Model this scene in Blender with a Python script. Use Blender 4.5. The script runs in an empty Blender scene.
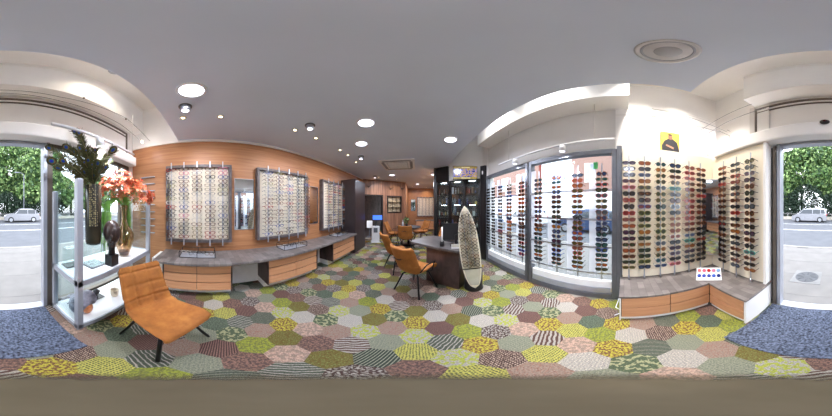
import bpy, math, random
from math import sin, cos, pi, radians as R, tan, sqrt
from mathutils import Vector, Matrix
random.seed(7)
scn = bpy.context.scene
COL = scn.collection
H = 1.5           # lens height
ZC = 2.87         # grey ceiling
ZH = 4.0          # high ceiling along the shop windows
XL = -2.42        # left wall
XR = 1.87         # right wall
YF = -1.55        # front wall

def ray(px, py):
    return R((px-416)/832*360), R((208-py)/416*180)
def at_z(px, py, z):
    a, e = ray(px, py); d = (z-H)/tan(e)
    return d*sin(a), d*cos(a)
def az(px): return R((px-416)/832*360)

# ------------------------------------------------------------------ materials
def lin(c):
    return tuple(((v/255)/12.92 if v/255 <= .04045 else ((v/255+.055)/1.055)**2.4) for v in c) + (1,)
def nt(name):
    m = bpy.data.materials.new(name); m.use_nodes = True
    t = m.node_tree; b = t.nodes['Principled BSDF']
    return m, t, b
def ramp(t, stops, interp='LINEAR'):
    r = t.nodes.new('ShaderNodeValToRGB'); r.color_ramp.interpolation = interp
    e = r.color_ramp.elements
    while len(e) < len(stops): e.new(.5)
    for i, (p, c) in enumerate(stops):
        e[i].position = p; e[i].color = lin(c) if len(c) == 3 else c
    return r
def coords(t, scale=(1,1,1), rot=(0,0,0)):
    c = t.nodes.new('ShaderNodeTexCoord'); m = t.nodes.new('ShaderNodeMapping')
    m.inputs['Scale'].default_value = scale; m.inputs['Rotation'].default_value = rot
    t.links.new(c.outputs['Object'], m.inputs['Vector']); return m.outputs['Vector']
def shade(c, k): return tuple(max(0, min(255, v*k)) for v in c)
def mat(name, col, rough=.5, metal=0, var=.06, scale=6, bump=0, spec=.5, stretch=(1,1,1)):
    m, t, b = nt(name)
    n = t.nodes.new('ShaderNodeTexNoise'); n.inputs['Scale'].default_value = scale; n.inputs['Detail'].default_value = 3
    t.links.new(coords(t, stretch), n.inputs['Vector'])
    r = ramp(t, [(.3, shade(col, 1-var)), (.7, shade(col, 1+var))])
    t.links.new(n.outputs['Fac'], r.inputs['Fac']); t.links.new(r.outputs['Color'], b.inputs['Base Color'])
    b.inputs['Roughness'].default_value = rough; b.inputs['Metallic'].default_value = metal
    b.inputs['Specular IOR Level'].default_value = spec
    if bump:
        bp = t.nodes.new('ShaderNodeBump'); bp.inputs['Strength'].default_value = bump; bp.inputs['Distance'].default_value = .01
        t.links.new(n.outputs['Fac'], bp.inputs['Height']); t.links.new(bp.outputs['Normal'], b.inputs['Normal'])
    return m
def wood(name, c1, c2, stretch=(14, .8, 14), scale=2.0, rough=.45, c3=None):
    m, t, b = nt(name)
    v = coords(t, stretch)
    n = t.nodes.new('ShaderNodeTexNoise'); n.inputs['Scale'].default_value = scale; n.inputs['Detail'].default_value = 6; n.inputs['Distortion'].default_value = .6
    t.links.new(v, n.inputs['Vector'])
    st = [(.3, c1), (.7, c2)] if not c3 else [(.28, c1), (.5, c2), (.72, c3)]
    r = ramp(t, st)
    t.links.new(n.outputs['Fac'], r.inputs['Fac']); t.links.new(r.outputs['Color'], b.inputs['Base Color'])
    b.inputs['Roughness'].default_value = rough
    return m
def emis(name, col, strength):
    m, t, b = nt(name)
    b.inputs['Base Color'].default_value = lin(col)
    b.inputs['Emission Color'].default_value = lin(col); b.inputs['Emission Strength'].default_value = strength
    return m
def glass(name, tint=(240,248,250), gloss=.08, rough=.02):
    m, t, b = nt(name); t.nodes.remove(b)
    o = t.nodes['Material Output']
    tr = t.nodes.new('ShaderNodeBsdfTransparent'); tr.inputs['Color'].default_value = lin(tint)
    gl = t.nodes.new('ShaderNodeBsdfGlossy'); gl.inputs['Roughness'].default_value = rough; gl.inputs['Color'].default_value = (1,1,1,1)
    fr = t.nodes.new('ShaderNodeLayerWeight'); fr.inputs['Blend'].default_value = .5
    pw = t.nodes.new('ShaderNodeMath'); pw.operation = 'POWER'; pw.inputs[1].default_value = 4
    t.links.new(fr.outputs['Facing'], pw.inputs[0]); fr = pw
    ad = t.nodes.new('ShaderNodeMath'); ad.operation = 'MULTIPLY_ADD'; ad.inputs[1].default_value = .45; ad.inputs[2].default_value = gloss*.5; ad.use_clamp = True
    t.links.new(fr.outputs[0], ad.inputs[0])
    mx = t.nodes.new('ShaderNodeMixShader'); t.links.new(ad.outputs[0], mx.inputs[0])
    t.links.new(tr.outputs[0], mx.inputs[1]); t.links.new(gl.outputs[0], mx.inputs[2]); t.links.new(mx.outputs[0], o.inputs['Surface'])
    return m
def milky(name, col, alpha):
    m, t, b = nt(name)
    b.inputs['Base Color'].default_value = lin(col); b.inputs['Alpha'].default_value = alpha; b.inputs['Roughness'].default_value = .3
    return m

M = {}
M['white'] = mat('white_paint', (244,242,238), .6, var=.015, scale=2)
M['wall'] = mat('warm_white_wall', (240,237,232), .65, var=.015, scale=2)
M['shutter'] = mat('shutter_grey', (214,210,204), .55, var=.02, scale=2)
M['ceil'] = mat('grey_ceiling_paint', (218,228,246), .8, var=.012, scale=1.5)
M['cream'] = mat('cream_board', (246,234,210), .5, var=.015, scale=3)
M['boardwhite'] = mat('cream_white_board', (233,225,207), .5, var=.02, scale=20)
M['oak'] = wood('orange_oak_veneer', (150,100,66), (169,118,79), (6, .5, 12), 2.2, c3=(182,131,92))
M['oakf'] = wood('drawer_oak', (196,140,100), (212,158,118), (3, .6, 14), 2.0)
M['oakd'] = mat('drawer_gap', (62,38,26), .6)
M['knot'] = wood('vertical_plank_wood', (92,64,52), (132,96,76), (7, 7, .45), 2.0, c3=(156,116,92))
M['grayframe'] = wood('grey_brown_frame', (70,63,64), (104,95,95), (8, 8, 8), 1.5)
M['darkwood'] = wood('dark_wood', (50,38,36), (84,66,62), (6, 6, 3), 1.6, rough=.35)
M['black'] = mat('black_satin', (26,24,26), .3, var=.1)
M['blackm'] = mat('black_metal', (18,18,22), .35, metal=.4)
M['brownblack'] = mat('brown_black_laminate', (52,44,46), .3, var=.06)
M['steel'] = mat('brushed_steel', (176,180,188), .3, metal=.85, var=.05)
M['alu'] = mat('grey_aluminium', (104,107,114), .4, metal=.35, var=.04)
M['alulight'] = mat('silver_aluminium', (176,180,190), .4, metal=.4, var=.03)
M['bronze'] = mat('door_bronze', (104,94,84), .4, metal=.3)
M['mirror'] = mat('mirror_silver', (225,230,232), .03, metal=1, var=.005)
M['glass'] = glass('clear_glass', (246,250,250), .03)
M['glassg'] = glass('display_glass', (238,245,245), .10)
M['amber'] = glass('amber_glass', (240,224,206), .16)
M['smoke'] = glass('smoked_glass', (96,92,88), .12)
M['acryl'] = milky('milky_acrylic', (242,246,252), .45)
M['shelfwhite'] = mat('glossy_white_shelf', (240,240,240), .15, var=.01)
M['plastic'] = mat('white_plastic', (230,230,232), .35, var=.02)
M['bulb'] = emis('downlight_diffuser', (238,240,255), 3.2)
M['halo'] = emis('halogen_glow', (255,236,200), 6)
M['screenb'] = emis('blue_screen', (40,90,200), 1.2)

def slate(nm='slate_patch_worktop',kk=1.0):
    m, t, b = nt(nm)
    v = coords(t, (1,1,1))
    vo = t.nodes.new('ShaderNodeTexBrick'); vo.inputs['Scale'].default_value = 5
    vo.inputs['Color1'].default_value = lin(shade((98,92,90),kk)); vo.inputs['Color2'].default_value = lin(shade((128,121,118),kk)); vo.inputs['Mortar'].default_value = lin(shade((88,82,80),kk))
    vo.inputs['Mortar Size'].default_value = .01; vo.inputs['Brick Width'].default_value = .9; vo.inputs['Row Height'].default_value = .4
    t.links.new(v, vo.inputs['Vector'])
    n = t.nodes.new('ShaderNodeTexNoise'); n.inputs['Scale'].default_value = 9; n.inputs['Detail'].default_value = 5
    t.links.new(v, n.inputs['Vector'])
    mx = t.nodes.new('ShaderNodeMix'); mx.data_type = 'RGBA'; mx.blend_type = 'OVERLAY'; mx.inputs[0].default_value = .45
    t.links.new(vo.outputs['Color'], mx.inputs[6]); t.links.new(n.outputs['Fac'], mx.inputs[7])
    t.links.new(mx.outputs[2], b.inputs['Base Color']); b.inputs['Roughness'].default_value = .35
    return m
M['slate'] = slate(); M['slated'] = slate('dark_slate_desk_top',.72)

def suede():
    m, t, b = nt('orange_suede')
    n = t.nodes.new('ShaderNodeTexNoise'); n.inputs['Scale'].default_value = 7; n.inputs['Detail'].default_value = 6; n.inputs['Roughness'].default_value = .65
    t.links.new(coords(t), n.inputs['Vector'])
    r = ramp(t, [(.3, (128,76,26)), (.52, (152,92,34)), (.72, (174,114,50))])
    t.links.new(n.outputs['Fac'], r.inputs['Fac']); t.links.new(r.outputs['Color'], b.inputs['Base Color'])
    b.inputs['Roughness'].default_value = .8
    b.inputs['Sheen Weight'].default_value = .25; b.inputs['Sheen Tint'].default_value = lin((240,180,110))
    return m
M['suede'] = suede()

def brick():
    m, t, b = nt('red_brick')
    v = coords(t, (1,1,1), (R(90), 0, R(90)))
    k = t.nodes.new('ShaderNodeTexBrick'); k.inputs['Scale'].default_value = 4
    k.inputs['Color1'].default_value = lin((160,70,54)); k.inputs['Color2'].default_value = lin((136,56,44)); k.inputs['Mortar'].default_value = lin((140,110,100))
    t.links.new(v, k.inputs['Vector']); t.links.new(k.outputs['Color'], b.inputs['Base Color']); b.inputs['Roughness'].default_value = .9
    return m
M['brick'] = brick()

# hexagon carpet: one material per tile design
def carpet(name, a, c, kind, scale, lo=.45, hi=.55, rot=0):
    m, t, b = nt(name)
    v = coords(t, (1,1,1), (0,0,rot))
    if kind == 'wave':
        n = t.nodes.new('ShaderNodeTexWave'); n.inputs['Scale'].default_value = scale; n.inputs['Distortion'].default_value = 3; n.inputs['Detail'].default_value = 1; n.inputs['Detail Scale'].default_value = 1.5; out = n.outputs['Fac']
    elif kind == 'line':
        n = t.nodes.new('ShaderNodeTexWave'); n.inputs['Scale'].default_value = scale; out = n.outputs['Fac']
    elif kind == 'dots':
        n = t.nodes.new('ShaderNodeTexVoronoi'); n.inputs['Scale'].default_value = scale; n.inputs['Randomness'].default_value = .25; out = n.outputs['Distance']
    elif kind == 'cell':
        n = t.nodes.new('ShaderNodeTexVoronoi'); n.feature = 'DISTANCE_TO_EDGE'; n.inputs['Scale'].default_value = scale; out = n.outputs['Distance']
    else:
        n = t.nodes.new('ShaderNodeTexNoise'); n.inputs['Scale'].default_value = scale; n.inputs['Detail'].default_value = 2; out = n.outputs['Fac']
    t.links.new(v, n.inputs['Vector'])
    r = ramp(t, [(lo, a), (hi, c)]); t.links.new(out, r.inputs['Fac'])
    f = t.nodes.new('ShaderNodeTexNoise'); f.inputs['Scale'].default_value = 120; f.inputs['Detail'].default_value = 1
    t.links.new(v, f.inputs['Vector'])
    fr = ramp(t, [(.3, (150,150,150)), (.7, (255,255,255))])
    t.links.new(f.outputs['Fac'], fr.inputs['Fac'])
    mx = t.nodes.new('ShaderNodeMix'); mx.data_type = 'RGBA'; mx.blend_type = 'MULTIPLY'; mx.inputs[0].default_value = .75
    t.links.new(r.outputs['Color'], mx.inputs[6]); t.links.new(fr.outputs['Color'], mx.inputs[7])
    t.links.new(mx.outputs[2], b.inputs['Base Color']); b.inputs['Roughness'].default_value = 1; b.inputs['Specular IOR Level'].default_value = .1
    return m
LIME=(150,152,82); OLIVE=(146,138,76); SAGE=(104,112,96); DKG=(78,90,78); TAUPE=(122,98,90); DKB=(100,76,70); PINK=(190,164,146); WHT=(208,200,188); LTG=(152,152,134)
LIME,OLIVE,SAGE,DKG,TAUPE,DKB,PINK,WHT,LTG=[shade(c,.80) for c in (LIME,OLIVE,SAGE,DKG,TAUPE,DKB,PINK,WHT,LTG)]
_c=carpet
def calm(c):
    g=sum(c)/3; return tuple((g+(v-g)*.9)*.98 for v in c)
def carpet(n,a,c,k,s,*r): return _c(n,calm(a),calm(c),k,s*(1.5 if k!='line' else 1.4),*r)
HEX = [carpet('carpet_lime', LIME, (150,158,58), 'noise', 30),
       carpet('carpet_lime_leopard', (112,96,50), LIME, 'cell', 34, .10, .16),
       carpet('carpet_olive_spots', (120,84,60), (184,172,62), 'noise', 34, .47, .52),
       carpet('carpet_sage', SAGE, (98,112,92), 'noise', 40),
       carpet('carpet_sage_waves', SAGE, WHT, 'wave', 7, .74, .82, .7),
       carpet('carpet_dark_green_lines', DKG, (150,150,130), 'line', 11, .72, .85, .2),
       carpet('carpet_taupe', TAUPE, (140,106,92), 'noise', 34),
       carpet('carpet_brown_leopard', WHT, DKB, 'noise', 40, .46, .51),
       carpet('carpet_brown_dots', (206,180,160), DKB, 'dots', 40, .26, .34),
       carpet('carpet_rose_beige', PINK, (190,156,136), 'noise', 22),
       carpet('carpet_rose_floral', (150,112,96), PINK, 'cell', 26, .04, .08),
       carpet('carpet_white_damask', (196,186,168), WHT, 'dots', 34, .25, .34),
       carpet('carpet_white_lime_vine', WHT, (166,172,70), 'noise', 22, .47, .52),
       carpet('carpet_green_camo', (86,98,74), (160,160,120), 'noise', 18, .50, .54),
       carpet('carpet_zebra', (96,70,62), WHT, 'wave', 6, .42, .55, 1.1),
       carpet('carpet_pale_green', LTG, (138,140,118), 'dots', 30, .25, .35),
       carpet('carpet_brown_stripe', (134,100,90), DKB, 'line', 14, .4, .6, 1.7),
       carpet('carpet_olive_dots', DKG, (186,180,86), 'dots', 36, .3, .36)]

# ------------------------------------------------------------------ mesh builder
class MB:
    def __init__(s): s.v=[]; s.f=[]; s.m=[]; s.s=[]
    def add(s, verts, faces, mi=0, sm=False):
        k = len(s.v); s.v += [tuple(v) for v in verts]
        for f in faces: s.f.append(tuple(i+k for i in f)); s.m.append(mi); s.s.append(sm)
        return s
    def box(s, x0,x1,y0,y1,z0,z1, mi=0, T=None):
        v = [Vector((x,y,z)) for x in (x0,x1) for y in (y0,y1) for z in (z0,z1)]
        if T: v = [T @ p for p in v]
        return s.add(v, [(0,1,3,2),(4,6,7,5),(0,4,5,1),(2,3,7,6),(0,2,6,4),(1,5,7,3)], mi)
    def tube(s, pts, r, n=8, mi=0, caps=True, sm=True):
        pts = [Vector(p) for p in pts]; rs = r if isinstance(r, (list,tuple)) else [r]*len(pts)
        vs=[]; fs=[]
        up = None
        for i,p in enumerate(pts):
            d = (pts[min(i+1,len(pts)-1)]-pts[max(i-1,0)])
            if d.length < 1e-9: d = Vector((0,0,1))
            d.normalize()
            if up is None:
                up = Vector((0,0,1)) if abs(d.z)<.9 else Vector((1,0,0))
            a = d.cross(up)
            if a.length < 1e-4: a = d.cross(Vector((1,0,0)) if abs(d.x)<.9 else Vector((0,1,0)))
            a.normalize(); b = d.cross(a); up = -b if b.dot(up)<0 else b
            b = a.cross(d)
            for k in range(n):
                t = 2*pi*k/n; vs.append(p + a*cos(t)*rs[i] + b*sin(t)*rs[i])
        for i in range(len(pts)-1):
            for k in range(n):
                fs.append((i*n+k, i*n+(k+1)%n, (i+1)*n+(k+1)%n, (i+1)*n+k))
        s.add(vs, fs, mi, sm)
        if caps:
            m = len(s.v)-len(vs)
            s.f.append(tuple(m+k for k in range(n))[::-1]); s.m.append(mi); s.s.append(False)
            e = m+(len(pts)-1)*n
            s.f.append(tuple(e+k for k in range(n))); s.m.append(mi); s.s.append(False)
        return s
    def cyl(s, c, r, z0, z1, n=24, mi=0, r1=None):
        r1 = r if r1 is None else r1
        return s.tube([(c[0],c[1],z0),(c[0],c[1],z1)], [r,r1], n, mi)
    def lathe(s, prof, c=(0,0,0), n=24, mi=0, T=None, sm=True):
        vs=[]; fs=[]
        for (r,z) in prof:
            for k in range(n):
                t=2*pi*k/n; p = Vector((r*cos(t), r*sin(t), z))
                if T: p = T @ p
                vs.append(p+Vector(c))
        for i in range(len(prof)-1):
            for k in range(n): fs.append((i*n+k, i*n+(k+1)%n, (i+1)*n+(k+1)%n, (i+1)*n+k))
        return s.add(vs, fs, mi, sm)
    def ball(s, c, r, nu=12, nv=8, mi=0, T=None):
        rx,ry,rz = r if isinstance(r,(tuple,list)) else (r,r,r)
        vs=[]; fs=[]
        for j in range(nv+1):
            b = -pi/2+pi*j/nv
            for i in range(nu):
                a = 2*pi*i/nu; p = Vector((rx*cos(b)*cos(a), ry*cos(b)*sin(a), rz*sin(b)))
                if T: p = T @ p
                vs.append(p+Vector(c))
        for j in range(nv):
            for i in range(nu): fs.append((j*nu+i, j*nu+(i+1)%nu, (j+1)*nu+(i+1)%nu, (j+1)*nu+i))
        return s.add(vs, fs, mi, True)
    def prism(s, poly, f, d0, d1, mi=0):
        # poly of 2D points, f maps (a, b, depth) to a 3D point
        n=len(poly); vs=[f(a,b,d0) for a,b in poly]+[f(a,b,d1) for a,b in poly]
        fs=[tuple(range(n))[::-1], tuple(range(n,2*n))]+[(i,(i+1)%n,n+(i+1)%n,n+i) for i in range(n)]
        return s.add(vs, fs, mi)
    def grid(s, fn, nu, nv, mi=0, sm=True):
        vs=[fn(i/nu,j/nv) for j in range(nv+1) for i in range(nu+1)]
        fs=[(j*(nu+1)+i, j*(nu+1)+i+1, (j+1)*(nu+1)+i+1, (j+1)*(nu+1)+i) for j in range(nv) for i in range(nu)]
        return s.add(vs, fs, mi, sm)
    def mesh(s, name, mats):
        me = bpy.data.meshes.new(name); me.from_pydata(s.v, [], s.f)
        for m in (mats if isinstance(mats,(list,tuple)) else [mats]): me.materials.append(m)
        me.polygons.foreach_set('material_index', s.m); me.polygons.foreach_set('use_smooth', s.s)
        me.update(); return me
    def build(s, name, mats, parent=None, world=False, loc=None, bevel=0, center=False):
        o0 = Vector((0,0,0))
        if world and parent is not None:
            o0 = parent.matrix_basis.translation.copy()
            q = parent.parent
            while q: o0 += q.matrix_basis.translation; q = q.parent
            s.v = [tuple(Vector(v)-o0) for v in s.v]
        if center and parent is None:
            xs=[v[0] for v in s.v]; ys=[v[1] for v in s.v]; zs=[v[2] for v in s.v]
            loc=((min(xs)+max(xs))/2,(min(ys)+max(ys))/2,min(zs)); s.v=[(v[0]-loc[0],v[1]-loc[1],v[2]-loc[2]) for v in s.v]
        o = bpy.data.objects.new(name, s.mesh(name, mats)); COL.objects.link(o)
        if parent is not None: o.parent = parent
        if loc: o.location = loc
        if bevel:
            b = o.modifiers.new('bevel','BEVEL'); b.width = bevel; b.segments = 2; b.limit_method = 'ANGLE'
        return o
def thing(name, label, cat, loc=(0,0,0), rz=0, group=None):
    o = bpy.data.objects.new(name, None); COL.objects.link(o); o.empty_display_size = .05
    o.location = loc; o.rotation_euler = (0,0,rz); return tag(o, label, cat, group)
def tag(o, label, cat, group=None, kind=None):
    if label: o['label'] = label
    if cat: o['category'] = cat
    if group: o['group'] = group
    if kind: o['kind'] = kind
    return o
def struct(o, label=None):
    o['kind'] = 'structure'
    if label: o['label'] = label
    return o
KIDS = {}
def copy_tree(o, parent=None):
    c = o.copy(); COL.objects.link(c)
    if parent is not None: c.parent = parent
    for ch in [k for k in ORIG.get(o.name, o.children)]: copy_tree(ch, c)
    return c
ORIG = {}
ORD = ['first','second','third','fourth','fifth','sixth','seventh','eighth','ninth','tenth','eleventh','twelfth','thirteenth','fourteenth','fifteenth','sixteenth','seventeenth','eighteenth','nineteenth','twentieth']
def area(name, loc, power, size, col=(228,236,255), parent=None, rot=(0,0,0)):
    l = bpy.data.lights.new(name,'AREA'); l.shape='DISK'; l.size=size; l.energy=power; l.color=lin(col)[:3]
    o = bpy.data.objects.new(name,l); COL.objects.link(o); o.location=loc; o.rotation_euler=rot
    if parent is not None: o.parent=parent
    return o
def spot(name, loc, target, power, angle=70, blend=.8, col=(255,224,180), parent=None, size=.03):
    l = bpy.data.lights.new(name,'SPOT'); l.energy=power; l.spot_size=R(angle); l.spot_blend=blend; l.color=lin(col)[:3]; l.shadow_soft_size=size
    o = bpy.data.objects.new(name,l); COL.objects.link(o); o.location=loc
    base = parent.matrix_basis.translation if parent is not None else Vector((0,0,0))
    d = Vector(target)-(Vector(loc)+base); o.rotation_euler = d.to_track_quat('-Z','Y').to_euler()
    if parent is not None: o.parent=parent
    return o

# ------------------------------------------------------------------ camera, world
cam = bpy.data.cameras.new('camera'); cam.type='PANO'
try: cam.panorama_type='EQUIRECTANGULAR'
except Exception: pass
try: cam.cycles.panorama_type='EQUIRECTANGULAR'
except Exception: pass
co = bpy.data.objects.new('camera', cam); COL.objects.link(co); co.location=(0,0,H); co.rotation_euler=(R(90),0,0)
cam.clip_start=.02; scn.camera=co
scn.view_settings.view_transform='Standard'; scn.view_settings.look='None'; scn.view_settings.gamma=1; scn.view_settings.use_curve_mapping=False
scn.view_settings.exposure=0.55
scn.render.engine='CYCLES'
scn.cycles.use_denoising=True; scn.cycles.denoising_input_passes='RGB_ALBEDO_NORMAL'; scn.cycles.denoising_prefilter='ACCURATE'; scn.cycles.max_bounces=10; scn.cycles.diffuse_bounces=6; scn.cycles.transparent_max_bounces=24
scn.cycles.sample_clamp_indirect=6; scn.cycles.caustics_reflective=False; scn.cycles.caustics_refractive=False

w = bpy.data.worlds.new('overcast_sky'); scn.world=w; w.use_nodes=True
t=w.node_tree; bg=t.nodes['Background']
tc=t.nodes.new('ShaderNodeTexCoord'); nz=t.nodes.new('ShaderNodeTexNoise'); nz.inputs['Scale'].default_value=3; nz.inputs['Detail'].default_value=4
t.links.new(tc.outputs['Generated'], nz.inputs['Vector'])
rp=ramp(t,[(.35,(214,222,238)),(.65,(238,240,244))]); t.links.new(nz.outputs['Fac'],rp.inputs['Fac']); t.links.new(rp.outputs['Color'],bg.inputs['Color'])
bg.inputs['Strength'].default_value=5.0

# ------------------------------------------------------------------ setting
# hexagon tile carpet floor
def floor():
    mb=MB(); r=.14; random.seed(11)
    dx=1.5*r; dy=sqrt(3)*r
    last={}
    i=0; x=-4.2
    while x < 3.2:
        j=0; y=-2.6
        while y < 10.5:
            cy=y+(dy/2 if i%2 else 0)
            k=random.randrange(len(HEX))
            while k in (last.get((i,j-1)), last.get((i-1,j)), last.get((i-1,j+1)), last.get((i-1,j-1))): k=random.randrange(len(HEX))
            last[(i,j)]=k
            poly=[(x+r*cos(pi/3*q), cy+r*sin(pi/3*q)) for q in range(6)]
            # clip against the room rectangle
            def clip(P,f,g):
                out=[]
                for a in range(len(P)):
                    p,q=P[a],P[(a+1)%len(P)]
                    if f(p)>=0: out.append(p)
                    if (f(p)>=0)!=(f(q)>=0):
                        s_=f(p)/(f(p)-f(q)); out.append((p[0]+(q[0]-p[0])*s_,p[1]+(q[1]-p[1])*s_))
                return out
            for f in (lambda p:p[0]-XL, lambda p:XR+.02-p[0], lambda p:p[1]-YF, lambda p:9.3-p[1]):
                if poly: poly=clip(poly,f,None)
            if len(poly)>2: mb.add([(a,b,0) for a,b in poly],[tuple(range(len(poly)))],k)
            y+=dy; j+=1
        x+=dx; i+=1
    mb.build('floor',HEX)
struct(bpy.data.objects.get('floor') or (floor() or bpy.data.objects['floor']), 'carpet of mixed green, brown, rose and white hexagon tiles')
struct(MB().box(XL-.2,XR+.2,YF-.15,9.4,-.12,-.004).build('floor_slab_below' if False else 'floor.001', mat('subfloor',(90,90,90))),'subfloor under the carpet tiles')

# ceilings
struct(MB().box(XL,1.0,-.55,4.4,ZC,ZH).build('ceiling',M['ceil']),'lowered flat grey ceiling')
struct(MB().box(XL,XR+.2,4.4,9.3,ZC,ZH).build('ceiling.001',M['ceil']),'lowered grey ceiling at the rear of the shop')
struct(MB().box(XL-.1,XR+.2,YF-.2,4.45,ZH,ZH+.1).build('ceiling.002',M['wall']),'high cream ceiling along the shop windows')
# left wall
struct(MB().box(XL-.12,XL,YF-.1,5.75,0,2.84).build('wall_left',M['oak']),'wall clad in orange oak veneer')
struct(MB().box(XL-.12,XL,YF-.1,5.75,2.84,ZH).build('wall_left.001',M['wall']))
struct(MB().box(XL,XL+.03,-.55,4.6,ZC-.045,ZC-.002).box(XL,XL+.03,YF,-.55,2.825,2.85).build('trim_1',M['white']),'white cove strip above the oak wall')
# right wall: solid next to the window
struct(MB().box(XR,XR+.2,YF-.1,.12,0,ZH).build('wall_right',M['wall']),'white wall behind the sunglasses boards')
struct(MB().box(XR+.03,XR+.2,.12,3.12,2.42,ZH).build('wall_right.001',M['shutter']),'grey shutter box above the shop window')
struct(MB().box(XR,XR+.2,3.12,4.45,0,ZH).build('wall_right.002',M['wall']))
for z in (3.0,3.45):
    pass
struct(MB().box(XR-.006,XR,YF,.12,3.28,3.29).box(XR-.006,XR,YF,.12,3.08,3.084).build('trim_2',M['shutter']),'fine joint lines on the white wall')
struct(MB().box(1.53,XR+.03,-.06,3.06,3.24,ZH-.002).build('trim_3',M['white'],bevel=.005),'white boxed beam above the right shop window')
# front wall
struct(MB().box(.80,XR,YF-.12,YF,0,ZH).build('wall_front',M['wall']),'white wall beside the entrance')
struct(MB().box(-2.30,.80,YF-.12,YF-.02,2.40,ZH).build('wall_front.001',M['wall']))
struct(MB().box(XL,-2.30,YF-.12,YF,0,ZH).build('wall_front.002',M['wall']))
struct(MB().box(XL,1.02,-1.55,-1.29,3.25,3.9).build('trim_4',M['white'],bevel=.005),'white boxed beam above the entrance')
t4=bpy.data.objects['trim_4']
struct(MB().box(XL,1.02,-1.55,-1.29,3.9,ZH-.002).build('trim_5',M['wall']))
# dark outline and panel lines around the shutter over the door
mb=MB()
mb.box(-2.2,1.0,YF-.03,YF+.004,3.17,3.2).box(-2.2,1.0,YF-.03,YF+.004,3.09,3.105)
mb.box(-2.22,-2.19,YF-.03,YF+.006,2.56,3.2).box(.985,1.01,YF-.03,YF+.006,2.56,3.2)
struct(mb.build('trim_6',M['bronze']),'dark lines framing the shutter panel over the entrance')
struct(MB().box(1.01,1.09,YF,YF+.03,2.56,3.24).build('trim_7',M['shutter']))
# door operator box
dob=thing('door_operator','long white boxed sliding door drive with a black sensor above the entrance','door drive',(0,YF+.02,2.36))
MB().box(-2.3,1.72,YF+.001,YF+.17,2.37,2.57).build('housing',M['wall'],dob,world=True,bevel=.02)
# sensor seen at x~826,y~124
sx=-(YF+.19)*tan(R(2.8))
sx=.075
MB().ball((sx,YF+.185,2.54),(.055,.035,.03),16,10).build('sensor',M['black'],dob,world=True)
MB().ball((sx,YF+.215,2.54),(.022,.012,.014),12,8).build('lens',mat('sensor_lens',(60,20,20),.1),dob,world=True)
# back walls
A=Vector((XL,5.7)); B=Vector((-.55,6.98)); Dv=(B-A); Ln=Dv.length; Dv.normalize(); Nv=Vector((Dv.y,-Dv.x))
def FW(s,dp,z): # along feature wall s in 0..1, depth towards the room
    p=A+Dv*s*Ln+Nv*dp; return Vector((p.x,p.y,z))
mb=MB()
def seg(mb,s0,s1,z0,z1,d0=0,d1=-.12,mi=0):
    vs=[FW(s,d,z) for s in (s0,s1) for d in (d1,d0) for z in (z0,z1)]
    mb.add(vs,[(0,1,3,2),(4,6,7,5),(0,4,5,1),(2,3,7,6),(0,2,6,4),(1,5,7,3)],mi)
seg(mb,.44,.537,0,2.12); seg(mb,.537,.896,0,1.25); seg(mb,.896,1,0,2.12)
seg(mb,0,.537,2.12,ZC); seg(mb,.537,1,2.12,ZC); 
struct(mb.build('wall_back',M['knot']),'back wall of vertical brown planks with an open doorway')
mb=MB(); seg(mb,.0,.03,0,2.12,.01,-.14); seg(mb,.42,.44,0,2.14,.01,-.14); seg(mb,0,.44,2.10,2.14,.01,-.14)
struct(mb.build('door_2',M['black']),'open doorway with black lining in the plank wall')
struct(MB().box(-.67,-.55,6.98,9.3,0,ZC).build('wall_back.001',M['oak']))
struct(MB().box(-.55,2.0,9.2,9.35,0,ZC).build('wall_back.002',M['oak']),'orange oak wall of the far room')
mb=MB()
q=[(.82,4.5),(1.52,9.25),(1.64,9.25),(.94,4.5)]
mb.prism(q,lambda a,b,d:Vector((a,b,d)),0,ZC); struct(mb.build('wall_back.003',M['oak']))
# room behind the doorway
struct(MB().box(-3.9,-1.0,8.6,8.7,0,ZC).box(-3.9,-3.8,5.5,8.7,0,ZC).box(-1.0,-.9,7.0,8.7,0,ZC).build('wall_back.004',M['darkwood']))
struct(MB().box(-3.9,XL-.001,5.75,8.7,ZC,ZC+.1).build('ceiling.003',M['ceil']))
struct(MB().box(-3.9,XL,5.5,8.7,-.1,-.001).build('floor.002',mat('back_room_floor',(70,60,58),.5)))
# wall above and behind the black cabinets
p0=Vector((.74,4.5)); p1=Vector((XR,3.42))
struct(MB().prism([(.70,4.43),(1.87,3.40),(1.87,4.5),(.70,4.5)],lambda a,b,d:Vector((a,b,d)),0,ZH).build('wall_back.005',M['wall']),'white panelled wall rising behind the black cabinets')
# window_1: right shop window
win=bpy.data.objects.new('window_1',None); COL.objects.link(win); struct(win,'right shop window in grey aluminium frames'); win.location=(XR,1.6,0)
def wframe(y0,y1,tag_):
    mb=MB(); x0,x1=XR-.05,XR+.05
    mb.box(x0,x1,y0,y0+.07,0,2.38).box(x0,x1,y1-.07,y1,0,2.38).box(x0,x1,y0+.07,y1-.07,2.30,2.38).box(x0,x1,y0+.07,y1-.07,0,.10)
    mb.build('window_frame',M['alu'],win,world=True,bevel=.006)
    MB().box(XR+.06,XR+.066,y0+.05,y1-.05,.1,2.34).build('pane',M['glass'],win,world=True)
    mb=MB()
    mb.box(XR-.03,XR+.05,y0+.07,y1-.07,.10,.13).box(XR-.045,XR-.03,y0+.09,y1-.09,.14,.22)
    mb.build('sill',M['alulight'],win,world=True)
    MB().box(XR-.02,XR+.05,y0+.07,y1-.07,.131,.34).build('light_sill',M['shelfwhite'],win,world=True)
wframe(.10,1.60,0); wframe(1.62,3.12,1)
struct(MB().box(XR-.03,XR+.06,1.595,1.625,0,2.38).build('trim_8',M['alu']))
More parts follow.
